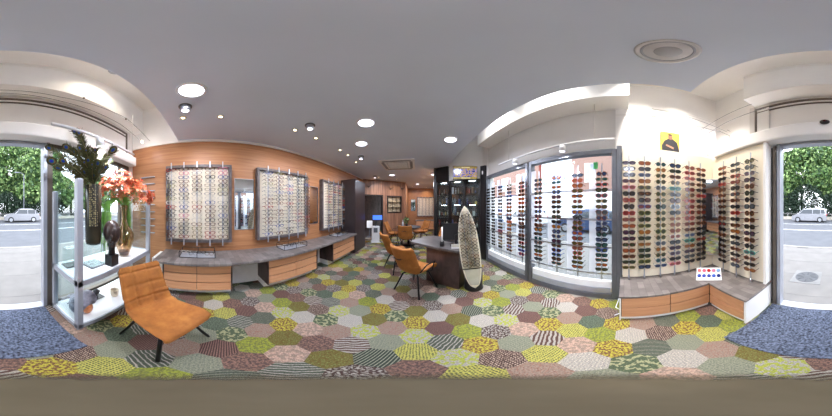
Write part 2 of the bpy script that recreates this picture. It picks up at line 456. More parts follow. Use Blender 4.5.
struct(MB().box(XR-.06,XR+.03,.03,.10,0,2.42).build('trim_9',M['alu']),'grey post between the window and the cream board')
# window_2 front left shop window
w2=bpy.data.objects.new('window_2',None); COL.objects.link(w2); w2.location=(-1.45,YF,0); struct(w2,'tall shop window beside the entrance')
mb=MB()
mb.box(-2.30,-2.24,YF-.1,YF-.02,0,2.40).box(-.66,-.58,YF-.1,YF-.02,0,2.40).box(-2.24,-.66,YF-.1,YF-.02,2.33,2.40).box(-2.24,-.66,YF-.1,YF-.02,0,.08).box(-2.05,-2.01,YF-.09,YF-.03,.08,2.33)
mb.build('window_frame',M['bronze'],w2,world=True); MB().box(-2.24,-.66,YF-.07,YF-.062,.08,2.33).build('pane',M['glass'],w2,world=True)
# door_1: sliding entrance, leaves open
d1=bpy.data.objects.new('door_1',None); COL.objects.link(d1); d1.location=(.05,YF,0); struct(d1,'open sliding glass entrance')
MB().box(-.58,-.53,YF-.12,YF,0,2.38).box(.64,.69,YF-.12,YF,0,2.38).box(-.53,.64,YF-.12,YF-.02,2.34,2.38).build('door_frame',M['alulight'],d1,world=True,bevel=.004)
MB().box(.69,.735,YF-.05,YF+.02,0,2.35).build('door_leaf',M['bronze'],d1,world=True)
MB().box(.70,.80,YF-.10,YF-.06,0,2.37).build('pane',M['smoke'],d1,world=True)
MB().box(-.53,.64,YF-.12,YF+.01,0,.012).build('threshold',M['alulight'],d1,world=True)

# ------------------------------------------------------------------ outside
pave=mat('pale_paving',(118,116,114),.8,var=.04,scale=3); asph=mat('pale_asphalt',(90,93,99),.85,var=.05,scale=2)
gp=MB().box(-30,30,-4.8,YF-.12,-.1,-.01).box(XR+.2,5.2,YF-.12,40,-.1,-.01); struct(gp.build('pavement',pave),'pale pavement outside the shop')
struct(MB().box(-40,60,-40,-4.8,-.2,-.1).box(5.2,60,-4.8,60,-.2,-.1).build('road',asph),'grey road outside the shop')
struct(MB().box(-30,30,-22,-17,-.1,-.02).build('pavement.001',pave))
struct(MB().box(-30,5.3,-4.95,-4.8,-.1,.0).box(5.2,5.35,-4.8,40,-.1,0).build('kerb',mat('kerb_stone',(140,138,134))),'kerb stone along the pavement')
struct(MB().box(-30,30,-9.35,-9.2,-.1,-.094).box(-30,30,-12.6,-12.5,-.1,-.094).build('road_marking',mat('road_white',(235,235,235))),'white painted lines on the road')
# pavement joints
mb=MB()
for k in range(12): mb.box(-30,30,-1.9-k*.26,-1.892-k*.26,-.01,-.008) if k%3==0 else None
struct(mb.build('pavement_joint',mat('joint',(95,95,95))),'dark joints across the pavement')
mh=thing('manhole_cover','round manhole cover set in a square frame on the pavement outside the entrance','manhole cover',(at_z(807,276.6,0)[0],at_z(807,276.6,0)[1],-.01))
MB().box(-.28,.28,-.28,.28,0,.006).build('frame',mat('manhole_frame',(120,120,120)),mh)
mb=MB().cyl((0,0),.23,.006,.012,28)
for k in range(8): mb.tube([(cos(k*pi/4)*.08,sin(k*pi/4)*.08,.014),(cos(k*pi/4)*.2,sin(k*pi/4)*.2,.014)],.008,5)
mb.build('cover',mat('manhole_iron',(88,90,94),.6,.3),mh)
dr=MB().box(-.2,.2,-.09,.09,0,.008).build('drain_grate',mat('drain_iron',(70,70,72),.6)); dr.location=(at_z(803,247,0)[0],at_z(803,247,0)[1],-.01); tag(dr,'small dark drain grate on the pavement near the kerb','drain grate')

def leaves(mb,c,r,n,size,mats_n=3,seed=1,shell=.55):
    rnd=random.Random(seed)
    for _ in range(n):
        while True:
            p=Vector((rnd.uniform(-1,1),rnd.uniform(-1,1),rnd.uniform(-1,1)))
            if shell<p.length<1: break
        p=Vector((c[0]+p.x*r[0],c[1]+p.y*r[1],c[2]+p.z*r[2]))
        a=Vector((rnd.gauss(0,1),rnd.gauss(0,1),rnd.gauss(0,1))).normalized(); b=a.cross(Vector((rnd.gauss(0,1),rnd.gauss(0,1),rnd.gauss(0,1)))).normalized()
        s=size*rnd.uniform(.6,1.3)
        mb.add([p-a*s,p-b*s*.5,p+a*s,p+b*s*.5],[(0,1,2,3)],rnd.randrange(mats_n))
LEAF=[mat('leaf_green',(84,116,60),.6,var=.2),mat('leaf_light',(130,156,96),.6,var=.15),mat('leaf_dark',(44,74,40),.6,var=.2)]
DARKL=[mat('shrub_dark',(26,46,32),.6,var=.2),mat('shrub_mid',(38,62,40),.6,var=.2),mat('shrub_black',(30,50,36),.6)]
BARK=mat('bark',(96,80,66),.9,var=.2,scale=5)
def tree(x,y,h,crowns,label,seed,n=2600,size=.26,lm=None,trunk=.22):
    t_=thing('tree',label,'tree',(x,y,-.1),0)
    mb=MB(); mb.tube([(0,0,0),(.1,0,h*.25),(-.05,0,h*.5),(.15,0,h*.8)],[trunk,trunk*.8,trunk*.6,trunk*.25],8)
    rnd=random.Random(seed)
    for (cx,cy,cz,rx,ry,rz) in crowns: mb.tube([(0,0,h*.35),(cx*.5,cy*.5,(cz+h*.35)/2),(cx,cy,cz)],[trunk*.5,trunk*.3,trunk*.1],6)
    mb.build('trunk',BARK,t_)
    mb=MB()
    for i,(cx,cy,cz,rx,ry,rz) in enumerate(crowns): leaves(mb,(cx,cy,cz),(rx,ry,rz),n//len(crowns),size,3,seed*31+i)
    mb.build('foliage',lm or LEAF,t_)
tree(4.6,-20,11,[(-2.6,0,9.6,2.4,2,2.2),(3,0,9,2.4,2,2.2),(0,0,7.2,3.2,2,2.6),(2.6,0,5.6,2.6,2,2.2),(-2.8,0,6.2,2.6,2,2.2),(0,0,9.8,2.6,2,2)],'large pale green tree over the right-hand car outside',3,12500,.3)
tree(-1.2,-21,11,[(-2.8,0,9.8,2.6,2,2.4),(0,0,11,2.6,2,2),(2.2,0,6,2.4,2,2.4),(0,0,7,3,2,3),(2.6,0,8.6,2.4,2,2.2),(-2.4,0,5,2.6,2,2.4),(1.4,0,4.4,2,1.6,1.8)],'broad green tree behind the left-hand car outside',4,14000,.3)
tree(-6.8,-19,10,[(0,0,9.4,3,2,2.2),(2.6,0,7.4,2.2,2,2.2),(0,0,6,3,2,3),(2.2,0,4,2.4,2,2),(-2.5,0,4.6,2.6,2,2.2)],'green tree seen past the feathers through the front window',5,12000,.3)
tree(-14,-17,9,[(0,0,5,3.4,2,3),(2.5,0,3.4,2.8,2,2.2),(-3,0,4.6,3,2,3)],'green tree at the far left of the front window view',6,6000,.3)
tree(10.5,-20,9,[(0,0,6,3.4,2,3),(-2.5,0,3.6,2.8,2,2.4)],'green tree at the right end of the street',8,5000,.3)
for i,(x,y,rx,rz,lab) in enumerate([(3.6,-18.6,2.6,2.5,'dense dark conifer bush behind the right-hand car'),(6.6,-18.8,2.0,1.9,'low dark bush right beside the conifer bush'),(-.6,-18.8,2.2,1.9,'low dark bush between the two silver cars'),(-3.3,-18.8,2.0,1.7,'low dark bush behind the left-hand silver car'),(-6.5,-18.6,2.4,1.8,'low dark bush under the tree by the feathers'),(-11,-18.6,2.8,1.9,'low dark bush farthest along the low wall')]):
    mb=MB(); leaves(mb,(0,0,rz),(rx,.9,rz*1.05),3200,.17,3,50+i,.3)
    o=mb.build('bush',DARKL); o.location=(x,y,-.05); tag(o,lab,'bush')
lw=thing('boundary_wall','low stone boundary wall with a grey rail across the road','wall',(0,-17.3,-.1))
MB().box(-20,14,-.12,.12,0,.45).build('stone_base',mat('stone',(176,170,158),.9,var=.1,scale=4),lw)
mb=MB().box(-20,14,-.05,.05,.78,.84)
for k in range(18): mb.box(-20+k*2-.06,-20+k*2+.06,-.06,.06,.45,.84)
mb.build('rail',mat('rail_paint',(140,140,138)),lw)
lp=MB().tube([(0,0,0),(0,0,6)],[.07,.045],10).tube([(0,0,6),(.5,0,6.25),(.9,0,6.25)],.04,8).box(.7,1.2,-.1,.1,6.18,6.3).build('street_lamp',mat('lamp_grey',(112,116,124),.5)); 
a=az(30); lp.location=(-3.05,-16.75,-.1); tag(lp,'tall grey street lamp behind the left-hand silver car','street lamp')

def car(name,label,loc,rz,paint,tall=1.5,length=4.0,mpv=False):
    c=thing(name,label,'car',loc,rz); L=length/2; W=.84
    # side profile of the lower body and cabin
    body=[(-L,.35),(-L+.02,.75),(-L+.12,.92),(L-1.25,.95),(L-.45,.86),(L-.08,.7),(L,.5),(L-.03,.28),(-L+.05,.25)]
    mb=MB()
    def layer(prof,ws):
        n=len(prof)
        vs=[]; k=len(ws)
        for wv,sc in ws:
            for (a,b) in prof:
                vs.append(Vector((a*sc,wv,b)))
        fs=[]
        for i in range(k-1):
            for j in range(n): fs.append((i*n+j,i*n+(j+1)%n,(i+1)*n+(j+1)%n,(i+1)*n+j))
        fs.append(tuple(range(n))); fs.append(tuple((k-1)*n+j for j in range(n))[::-1])
        mb.add(vs,fs,0)
    layer(body,[(-W,.97),(-W*.8,1),(W*.8,1),(W,.97)])
    if mpv: cab=[(-L+.06,.9),(-L+.14,tall-.12),(-L+.35,tall),(L-1.9,tall),(L-1.35,tall-.12),(L-.7,.9)]
    else: cab=[(-L+.1,.9),(-L+.55,tall-.16),(-L+.95,tall-.02),(L-2.1,tall),(L-1.75,tall-.08),(L-1.1,.92)]
    n=len(cab); vs=[Vector((a,s*(W-.02-.16*max(0,(b-.9))/(tall-.9)),b)) for s in (-1,1) for a,b in cab]
    mb.add(vs,[tuple(range(n)),tuple(range(n,2*n))[::-1]]+[(i,(i+1)%n,n+(i+1)%n,n+i) for i in range(n)],0)
    mb.build('body',paint,c,bevel=.03)
    # windows
    gm=mat('car_window',(46,54,62),.1)
    def side(s,a0,a1,b0,b1,sl0,sl1):
        y=lambda b:s*(W-.015-.16*max(0,(b-.9))/(tall-.9))
        m2=MB(); P=[(a0,b0),(a1,b0),(a1-sl1,b1),(a0+sl0,b1)]
        vs=[Vector((a,y(b),b)) for a,b in P]+[Vector((a,y(b)-s*.02,b)) for a,b in P]
        m2.add(vs,[(0,1,2,3),(7,6,5,4),(0,4,5,1),(1,5,6,2),(2,6,7,3),(3,7,4,0)]); m2.build('window',gm,c)
    f0=cab[5][0]; r0=cab[0][0]
    for s in (-1,1):
        mid=(f0+r0)/2-.1
        side(s,mid+.03,f0-.18,.96,tall-.12,.0,.42 if not mpv else .5); side(s,mid-.85,mid-.03,.96,tall-.12,0.0,0); side(s,r0+.12,mid-.91,.98,tall-.14,.12,0)
    # windscreen
    m2=MB(); a,b=cab[5],cab[4]; 
    vs=[Vector((a[0]-.06+.02,s*.66,.98)) for s in (-1,1)]+[Vector((b[0]+.05,s*.58,tall-.1)) for s in (1,-1)]
    vs2=[v-Vector((.03,0,.01)) for v in vs]
    m2.add(vs+vs2,[(0,1,2,3),(7,6,5,4),(0,4,5,1),(1,5,6,2),(2,6,7,3),(3,7,4,0)]); m2.build('windscreen',gm,c)
    tm=mat('tyre',(34,34,36),.8); hm=mat('hub_alloy',(170,174,180),.3,.6)
    for sx in (-1,1):
        for s in (-1,1):
            x=sx*(L-.75); wv=MB().tube([(x,s*(W-.2),.31),(x,s*(W+.01),.31)],.31,22).build('wheel',tm,c)
            MB().tube([(x,s*(W+.005),.31),(x,s*(W+.025),.31)],.19,14).build('hub_cap',hm,wv)
    for s in (-1,1):
        MB().ball((L-.16,s*.62,.68),(.14,.13,.08),10,6).build('headlight',mat('headlight_glass',(225,232,240),.1),c)
        MB().ball((-L+.05,s*.66,.78),(.06,.1,.12),10,6).build('tail_light',mat('tail_red',(170,30,30),.2),c)
    return c
silver=mat('silver_paint',(196,202,214),.3,.3,var=.03)
silver=mat('silver_paint_2',(138,140,146),.3,.3,var=.03)
car('car','silver compact car parked across the road, in front of the lamp post',(-2.45,-15.1,-.1),0,silver,1.52,4.0)
car('car','silver people carrier parked across the road under the large tree',(2.55,-15.1,-.1),0,mat('pale_silver_paint',(148,150,156),.3,.3),1.55,3.95,True)
car('car','dark blue car parked outside the right shop window',(8.6,2.4,-.1),R(90),mat('navy_paint',(52,70,104),.3,.2),1.5,4.1)
car('car','white car parked beyond the dark blue one outside the right window',(8.8,8.2,-.1),R(90),mat('white_paint_car',(220,222,226),.3),1.5,4.1)
# brick building opposite the right shop window
def building(name,label,x,y0,y1,h,wallm,cols,rows,cat='building'):
    b=thing(name,label,cat,(x,(y0+y1)/2,-.1))
    MB().box(x,x+6,y0,y1,-.1,h).build('facade',wallm,b,world=True)
    MB().box(x-.25,x,y0,y1,-.1,3.0).build('shopfront',mat('white_render_'+name,(224,226,230),.7),b,world=True); MB().box(x-.3,x+.1,y0,y1,h-.2,h).build('cornice',M['white'],b,world=True)
    k=0
    for i in range(cols):
        for j in range(rows):
            cy=y0+(i+.5)*(y1-y0)/cols; z=4.1+j*2.9
            f=MB().box(x-.08,x,cy-.5,cy+.5,z-.15,z+1.75).build('window',M['white'],b,world=True)
            MB().box(x-.1,x-.08,cy-.4,cy-.03,z,z+1.6).box(x-.1,x-.08,cy+.03,cy+.4,z,z+1.6).build('pane',mat('house_pane',(150,176,210),.15),f,world=True)
building('brick_house','red brick house with white windows opposite the right shop window',12,-6,5,12,M['brick'],3,3)
building('rendered_house','pale rendered house left of the red brick house',12.5,5,9,10,mat('pale_render',(214,216,222),.8),3,2)
building('brick_terrace','red brick terrace farthest up the side street',12,9,34,11,M['brick'],6,3)

# ------------------------------------------------------------------ oak wall furniture
bench_runs=[(-.67,.35,2),(.91,2.03,2),(2.58,3.74,1)]
wt=thing('worktop','long slate-grey worktop running under the three eyeglass boards','worktop',(-2.1,1.45,.64))
MB().box(XL+.001,-1.79,-.80,3.76,.645,.69).build('top',M['slate'],wt,world=True,bevel=.006)
names_u=['nearest the front window','in the middle of the oak wall','at the rear beside the tall dark cabinet']
for i,(y0,y1,nc) in enumerate(bench_runs):
    u=thing('drawer_cabinet','oak drawer cabinet under the long worktop, '+names_u[i],'drawer cabinet',(-2.1,(y0+y1)/2,0),0,'drawer cabinets under the long worktop')
    MB().box(XL+.002,-1.90,y0+.02,y1-.02,.15,.644).build('body',M['oakd'],u,world=True)
    for ya_ in (y0,y1-.02): MB().box(XL+.002,-1.87,ya_,ya_+.02,.13,.644).build('side_panel',M['darkwood'],u,world=True)
    MB().box(XL+.002,-2.03,y0,y1,0,.13).build('plinth',M['white'],u,world=True)
    wd=(y1-y0-.04)/nc
    for c in range(nc):
        for r in range(3):
            a0=y0+.02+c*wd+.004; z0=.155+r*.164
            MB().box(-1.899,-1.872,a0,a0+wd-.008,z0,z0+.145).build('drawer',M['oakf'],u,world=True,bevel=.003)
for (y0,y1,k) in ((.352,.908,'first'),(2.032,2.578,'second')):
    o=MB().box(XL+.002,-2.30,y0,y1,0,.644).build('knee_panel',M['plastic'],center=True); tag(o,'white back panel in the '+k+' knee space under the long worktop','back panel')
    o=MB().box(XL+.002,-2.03,y0,y1,0.0,.02).build('knee_plinth',M['plastic'],center=True)
    bpy.data.objects.remove(o)

# eyeglasses and sunglasses models -------------------------------------------
def oval(cx,cz,rx,rz,n,p=2.4,skew=0):
    out=[]
    for i in range(n):
        t=2*pi*i/n; c,s=cos(t),sin(t)
        x=rx*abs(c)**(2/p)*(1 if c>=0 else -1); z=rz*abs(s)**(2/p)*(1 if s>=0 else -1)
        out.append((cx+x+skew*z,cz+z))
    return out
def rim(mb,poly,t=.004,d=.003,mi=0):
    cx=sum(p[0] for p in poly)/len(poly); cz=sum(p[1] for p in poly)/len(poly); n=len(poly)
    def off(k):
        o=[]
        for x,z in poly:
            dx,dz=x-cx,z-cz; l=sqrt(dx*dx+dz*dz); o.append((x+dx/l*k,z+dz/l*k))
        return o
    O,I=off(t),poly
    vs=[Vector((x,d,z)) for x,z in O]+[Vector((x,d,z)) for x,z in I]+[Vector((x,-d,z)) for x,z in O]+[Vector((x,-d,z)) for x,z in I]
    fs=[]
    for i in range(n):
        j=(i+1)%n; fs+=[(i,j,n+j,n+i),(2*n+j,2*n+i,3*n+i,3*n+j),(j,i,2*n+i,2*n+j),(n+i,n+j,3*n+j,3*n+i)]
    mb.add(vs,fs,mi)
def front_mb(style,thin=False,mi=0,n=16):
    mb=MB(); t=.004 if thin else .0065
    if style=='round': rx,rz,p,sk=.025,.025,2.0,0
    elif style=='aviator': rx,rz,p,sk=.030,.025,2.3,.15
    elif style=='wide': rx,rz,p,sk=.031,.019,2.8,0
    else: rx,rz,p,sk=.029,.022,2.9,0
    cx=rx+.009
    for s in (-1,1): rim(mb,oval(s*cx,0,rx,rz,n,p,-s*sk*-1),t,.003,mi)
    mb.box(-.011,.011,-.0025,.0025,.003,.008 if thin else .012,mi)
    for s in (-1,1):
        a,b=sorted((s*(cx+rx),s*(cx+rx+.012))); mb.box(a,b,-.004,.003,.004,.013,mi)
    return mb,cx,rx,rz,p,sk
def lens_mb(s,cx,rx,rz,p,sk,mi=0,n=16):
    P=oval(s*cx,0,rx,rz,n,p,s*sk); mb=MB(); k=len(P)
    vs=[Vector((x,.0014,z)) for x,z in P]+[Vector((x,-.0014,z)) for x,z in P]
    mb.add(vs,[tuple(range(k))[::-1],tuple(range(k,2*k))]+[(i,(i+1)%k,k+(i+1)%k,k+i) for i in range(k)],mi); return mb
def temple_mb(s,cx,rx,mi=0,L=.105):
    x=s*(cx+rx+.010); mb=MB()
    mb.box(min(x,x-s*.003),max(x,x-s*.003),-L*.75,-.003,.004,.011,mi)
    T=Matrix.Translation(Vector((x,-L*.75,.0075)))@Matrix.Rotation(R(22),4,'X')
    mb.box(min(0,-s*.003),max(0,-s*.003),-L*.3,0,-.0035,.0035,mi,T); return mb
LC={'dark':(34,32,34),'brown':(98,58,36),'amber':(196,120,50),'green':(62,78,54),'olive':(108,100,54),'grey':(96,104,112),'blue':(62,84,128),'purple':(88,58,88),'rose':(176,98,88),'red':(150,44,40),'teal':(44,96,96),'orange':(206,108,62)}
LW={'dark':'black-lensed','brown':'brown-lensed','amber':'amber-lensed','green':'green-lensed','olive':'olive-lensed','grey':'grey-lensed','blue':'blue-lensed','purple':'purple-lensed','rose':'rose-lensed','red':'red-lensed','teal':'teal-lensed','orange':'orange-lensed'}
LENS={k:mat('lens_'+k,shade(v,.62),.15,var=.03,spec=.8) for k,v in LC.items()}
FC={'black':(24,22,24),'tort':(104,56,30),'gold':(176,146,92),'red':(156,40,36),'teal':(36,140,130),'silver':(170,174,180),'blue':(50,72,140),'crystal':(214,208,200),'pink':(200,120,140),'olive':(120,118,60)}
FRM={k:mat('frame_'+k,v,.25,.6 if k in('gold','silver') else 0) for k,v in FC.items()}
meshes={}
def sung(style,lens,frame,parts=True):
    key=(style,lens,frame,parts)
    if key not in meshes:
        mb,cx,rx,rz,p,sk=front_mb(style,frame in('gold','silver'))
        if parts:
            meshes[key]=[mb.mesh('sunglasses',FRM[frame])]+[('lens',lens_mb(s,cx,rx,rz,p,sk).mesh('lens',LENS[lens])) for s in (-1,1)]+[('temple',temple_mb(s,cx,rx).mesh('temple',FRM[frame])) for s in (-1,1)]
        else:
            for s in (-1,1):
                l=lens_mb(s,cx,rx,rz,p,sk,1); mb.add(l.v,l.f,1); l=temple_mb(s,cx,rx); mb.add(l.v,l.f,0)
            meshes[key]=[mb.mesh('sunglasses',[FRM[frame],LENS[lens]])]
    return meshes[key]
def place_sung(style,lens,frame,loc,rz,label,group,parts=True,scale=1.08,name='sunglasses',tilt=0):
    me=sung(style,lens,frame,parts)
    o=bpy.data.objects.new(name,me[0]); COL.objects.link(o); o.location=loc; o.rotation_euler=(tilt,0,rz); o.scale=(scale,)*3
    tag(o,label,'sunglasses',group)
    for nm,m in me[1:]:
        c=bpy.data.objects.new(nm,m); COL.objects.link(c); c.parent=o
    return o
eyem={}
def place_eye(style,frame,loc,rz,label,group,scale=1.08,tilt=0,name='eyeglasses'):
    key=(style,frame)
    if key not in eyem:
        mb,cx,rx,rz_,p,sk=front_mb(style,frame in('gold','silver'),n=12)
        for s in (-1,1):
            l=temple_mb(s,cx,rx); mb.add(l.v,l.f,0)
        eyem[key]=mb.mesh('eyeglasses',FRM[frame])
    o=bpy.data.objects.new(name,eyem[key]); COL.objects.link(o); o.location=loc; o.rotation_euler=(tilt,0,rz); o.scale=(scale,)*3
    tag(o,label,'eyeglasses',group); return o

# eyeglass boards on the oak wall
BZ0,BZ1=.88,2.29
boards=[(-.76,.42,[-.65,-.42,-.19,.035,.256],'front'),(.90,2.17,[1.117,1.36,1.605,1.848,2.083],'middle'),(2.70,4.10,[2.96,3.19,3.44,3.69,3.93],'rear')]
rnd=random.Random(5)
ec=['black']*8+['tort']*6+['gold']*2+['silver']*3+['red']*2+['blue']*2+['crystal']*3+['pink','olive']
FN={'black':'black','tort':'tortoiseshell','gold':'gold wire','silver':'silver wire','red':'red','blue':'blue','crystal':'clear','pink':'pink','olive':'olive','teal':'teal'}
clearacr=milky('clear_nose_holder',(235,235,230),.5)
for (y0,y1,rods,nm) in boards:
    b=thing('eyeglass_display_board','tall grey-framed cream board of eyeglasses, '+{'front':'nearest the front window','middle':'middle one on the oak wall','rear':'beside the tall dark cabinet'}[nm],'display board',(XL+.05,(y0+y1)/2,BZ0),0,'eyeglass boards on the oak wall')
    MB().box(XL+.002,XL+.05,y0+.05,y1-.05,BZ0+.05,BZ1-.05).build('backboard',M['boardwhite'],b,world=True)
    MB().box(XL+.002,XL+.12,y0,y0+.05,BZ0,BZ1).box(XL+.002,XL+.12,y1-.05,y1,BZ0,BZ1).box(XL+.002,XL+.12,y0+.05,y1-.05,BZ0,BZ0+.05).box(XL+.002,XL+.12,y0+.05,y1-.05,BZ1-.05,BZ1).build('frame',M['grayframe'],b,world=True,bevel=.004)
    for y in rods:
        mb=MB().box(XL+.125,XL+.14,y-.009,y+.009,BZ0-.05,BZ1+.05)
        for k in range(17): mb.box(XL+.14,XL+.155,y-.03,y+.03,BZ0+.115+k*.0745,BZ0+.119+k*.0745)
        mb.build('rod',M['alulight'],b,world=True)
    for j,y in enumerate(rods):
        for k in range(17):
            f=rnd.choice(ec); st=rnd.choice(['rect','round','wide','rect'])
            place_eye(st,f,(XL+.165,y+rnd.uniform(-.004,.004),BZ1-.10-k*.0745),R(-90),f'{FN[f]} eyeglasses, {ORD[k]} from the top, {ORD[j]} rod of the {nm} oak-wall board','eyeglasses on the '+nm+' oak-wall board',1.12)
o=MB().box(XL+.002,-2.02,-.91,-.70,0,.63).build('low_cabinet',M['white'],center=True,bevel=.004); tag(o,'small white low cabinet between the front display unit and the drawers','cabinet')
# mirrors on the oak wall
for (p0_,p1_,z0,z1,nm) in ((235,253.5,1.10,2.05,'between the front and middle eyeglass boards'),(309.5,318,1.10,2.05,'between the middle and rear eyeglass boards')):
    ya=-2.40/tan(az(p0_))*1; yb=-2.40/tan(az(p1_))
    m=thing('wall_mirror','tall frameless mirror on the oak wall, '+nm,'mirror',(XL,(ya+yb)/2,z0),0)
    MB().box(XL+.001,XL+.012,min(ya,yb)-.01,max(ya,yb)+.01,z0-.01,z1+.01).build('backing',M['alulight'],m,world=True)
    MB().box(XL+.012,XL+.018,min(ya,yb),max(ya,yb),z0,z1).build('glass',M['mirror'],m,world=True)
# wire trays on worktop
for i,(yc,nm) in enumerate(((-.17,'below the front eyeglass board'),(1.6,'below the middle eyeglass board'),(3.3,'below the rear eyeglass board'))):
    tr=thing('display_tray','black wire display tray with glasses lying inside, '+nm,'display tray',(-2.17,yc,.69),0,'display trays on the long worktop')
    hx,hy,hz=.14,.28,.10; mb=MB()
    for z in (.006,hz):
        mb.tube([(-hx,-hy,z),(hx,-hy,z)],.005,6).tube([(hx,-hy,z),(hx,hy,z)],.005,6).tube([(hx,hy,z),(-hx,hy,z)],.005,6).tube([(-hx,hy,z),(-hx,-hy,z)],.005,6)
    for sx in (-1,1):
        for k in range(3): mb.tube([(sx*hx,-hy+k*hy,.006),(sx*hx,-hy+k*hy,hz)],.005,6)
    mb.build('wire_frame',M['blackm'],tr)
    MB().box(-hx,hx,-hy,hy,.001,.004).build('base_plate',M['alulight'],tr)
    for k in range(4):
        f=['crystal','silver','black','gold'][k]
        place_eye('rect',f,(-2.17+(.04 if k%2 else -.04),yc-.2+k*.13,.73),R(-90),f'{FN[f]} eyeglasses lying in the tray '+nm,'eyeglasses in the '+['front','middle','rear'][i]+' tray',.95)
# tall dark cabinet
tcab=thing('tall_cabinet','tall dark brown full-height cabinet at the rear end of the oak wall','cabinet',(-2.15,4.2,0))
MB().box(XL+.001,-1.89,3.80,4.62,.0,2.45).build('body',M['brownblack'],tcab,world=True,bevel=.004)
MB().box(-1.89,-1.872,3.805,4.615,.02,2.44).build('door',M['brownblack'],tcab,world=True,bevel=.003)
# slat wall rails near the lilies
sr=thing('rail_rack','stack of slim pale rails on the oak wall behind the orange lilies','wall rack',(XL,-1.3,1.0))
for k in range(9):
    MB().box(XL+.001,XL+.05,-1.32,-1.02,1.0+k*.14,1.012+k*.14).build('rail',M['alulight'],sr,world=True)

# ------------------------------------------------------------------ cream boards with sunglasses
rb=thing('sunglasses_display_board','long cream board full of sunglasses on the white wall','display board',(1.83,-.65,.46),0)
MB().box(1.80,XR-.001,YF+.14,.02,.47,2.38).build('panel',M['cream'],rb,world=True)
ER=[-.065,-.27,-.49,-.70,-.93,-1.13]
for y in ER: MB().box(1.735,1.747,y-.008,y+.008,.52,2.23).cyl((1.741,y),.012,.46,.53,10).build('rod',M['steel'],rb,world=True)
fb=thing('sunglasses_display_board','short cream board of sunglasses beside the entrance','display board',(1.25,-1.48,.46),0)
MB().box(.80,1.80,YF+.001,-1.42,.47,2.36).build('panel',M['cream'],fb,world=True)
MB().box(.765,.80,YF+.001,-1.40,.0,2.37).build('end_panel',M['white'],fb,world=True)
FR=[1.46,1.20,.96]
for x in FR: MB().box(x-.008,x+.008,-1.367,-1.355,.52,2.24).cyl((x,-1.361),.012,.46,.53,10).build('rod',M['steel'],fb,world=True)
codes=[
 ['purple/w/black','olive/r/black','dark/r/black','purple/w/tort','rose/w/pink','dark/r/black','rose/r/red','dark/o/black','red/r/red','rose/w/tort','orange/w/tort','purple/r/black','purple/w/black','green/w/tort','orange/r/tort','brown/w/tort','green/w/black','olive/w/gold'],
 ['orange/r/tort','grey/r/black','blue/r/grey','amber/r/tort','grey/w/olive','brown/w/black','grey/r/black','rose/w/blue','green/r/olive','green/r/black','green/w/olive','amber/a/gold','green/w/black','amber/w/gold','green/r/black','green/r/black','green/r/olive','blue/r/black'],
 ['teal/o/silver','amber/o/gold','green/o/gold','green/o/gold','grey/o/silver','green/o/gold','olive/o/gold','green/o/black','green/o/gold','green/o/gold','olive/o/gold','green/o/olive','green/o/gold','grey/o/silver','amber/o/gold','green/o/gold','teal/o/silver','blue/w/silver'],
 ['blue/a/black','green/w/black','brown/w/tort','grey/o/gold','teal/w/teal','dark/w/black','brown/a/black','grey/o/silver','dark/r/black','rose/w/gold','rose/a/gold','rose/a/gold','rose/r/crystal','grey/r/black','purple/w/black','purple/r/silver','dark/w/black','rose/w/pink'],
 ['rose/a/gold','red/w/red','rose/w/red','brown/w/tort','red/r/tort','brown/a/gold','red/w/red','red/r/tort','brown/r/red','rose/a/red','red/w/tort','brown/w/tort','blue/w/silver','green/w/teal','amber/w/tort','purple/w/black','grey/w/black','dark/w/black'],
 ['orange/w/tort','brown/r/tort','dark/w/black','brown/w/tort','dark/w/black','red/w/red','dark/w/black','brown/r/tort','red/r/tort','brown/w/black','brown/w/tort','dark/w/black','dark/r/black','red/w/tort','dark/r/black','brown/w/black','dark/r/black','dark/w/black'],
 ['orange/w/tort','brown/w/tort','dark/w/black','red/w/red','brown/r/tort','brown/w/tort','dark/w/tort','brown/w/black','dark/r/black','brown/r/tort','red/w/black','dark/r/black','brown/r/tort','dark/w/black','brown/w/black','dark/w/black','brown/r/black','dark/w/black'],
 ['grey/w/black','dark/w/black','brown/w/red','red/w/tort','dark/r/black','grey/w/tort','brown/w/tort','dark/w/black','red/w/red','dark/w/black','brown/w/tort','amber/w/tort','dark/w/black','grey/w/black','brown/w/tort','dark/w/black','brown/r/tort','grey/r/black'],
 ['olive/o/black','grey/o/black','purple/r/silver','purple/r/black','brown/o/tort','green/o/black','dark/o/black','grey/r/black','brown/o/tort','brown/r/tort','dark/r/black','purple/r/black','brown/r/tort','dark/o/black','grey/w/teal','brown/w/tort','dark/w/black','amber/w/tort']]
SY={'w':'wide','r':'rect','o':'round','a':'aviator'}
def dec(c):
    l,s,f=c.split('/'); f={'grey':'silver'}.get(f,f); return SY[s],l,f
for j,y in enumerate(ER):
    for k,c in enumerate(codes[j]):
        s,l,f=dec(c)
        place_sung(s,l,f,(1.715,y,2.11-k*.0845),R(90),f'{FN[f]} {LW[l]} sunglasses, {ORD[k]} from the top, {ORD[j]} rod of the long cream board','sunglasses on the long cream board')
for j,x in enumerate(FR):
    for k,c in enumerate(codes[6+j]):
        s,l,f=dec(c)
        place_sung(s,l,f,(x,-1.335,2.11-k*.0845),0,f'{FN[f]} {LW[l]} sunglasses, {ORD[k]} from the top, {ORD[j]} rod of the short cream board','sunglasses on the short cream board')
# corner mirror
cm=thing('corner_mirror','narrow mirror set across the corner between the two cream boards','mirror',(1.66,-1.29,.72),R(45))
T=None
MB().box(-.15,.15,-.012,0,0,1.24).build('backing',M['alulight'],cm)
MB().box(-.14,.14,0,.006,.01,1.23).build('glass',M['mirror'],cm)
cm.rotation_euler=(0,0,R(45))
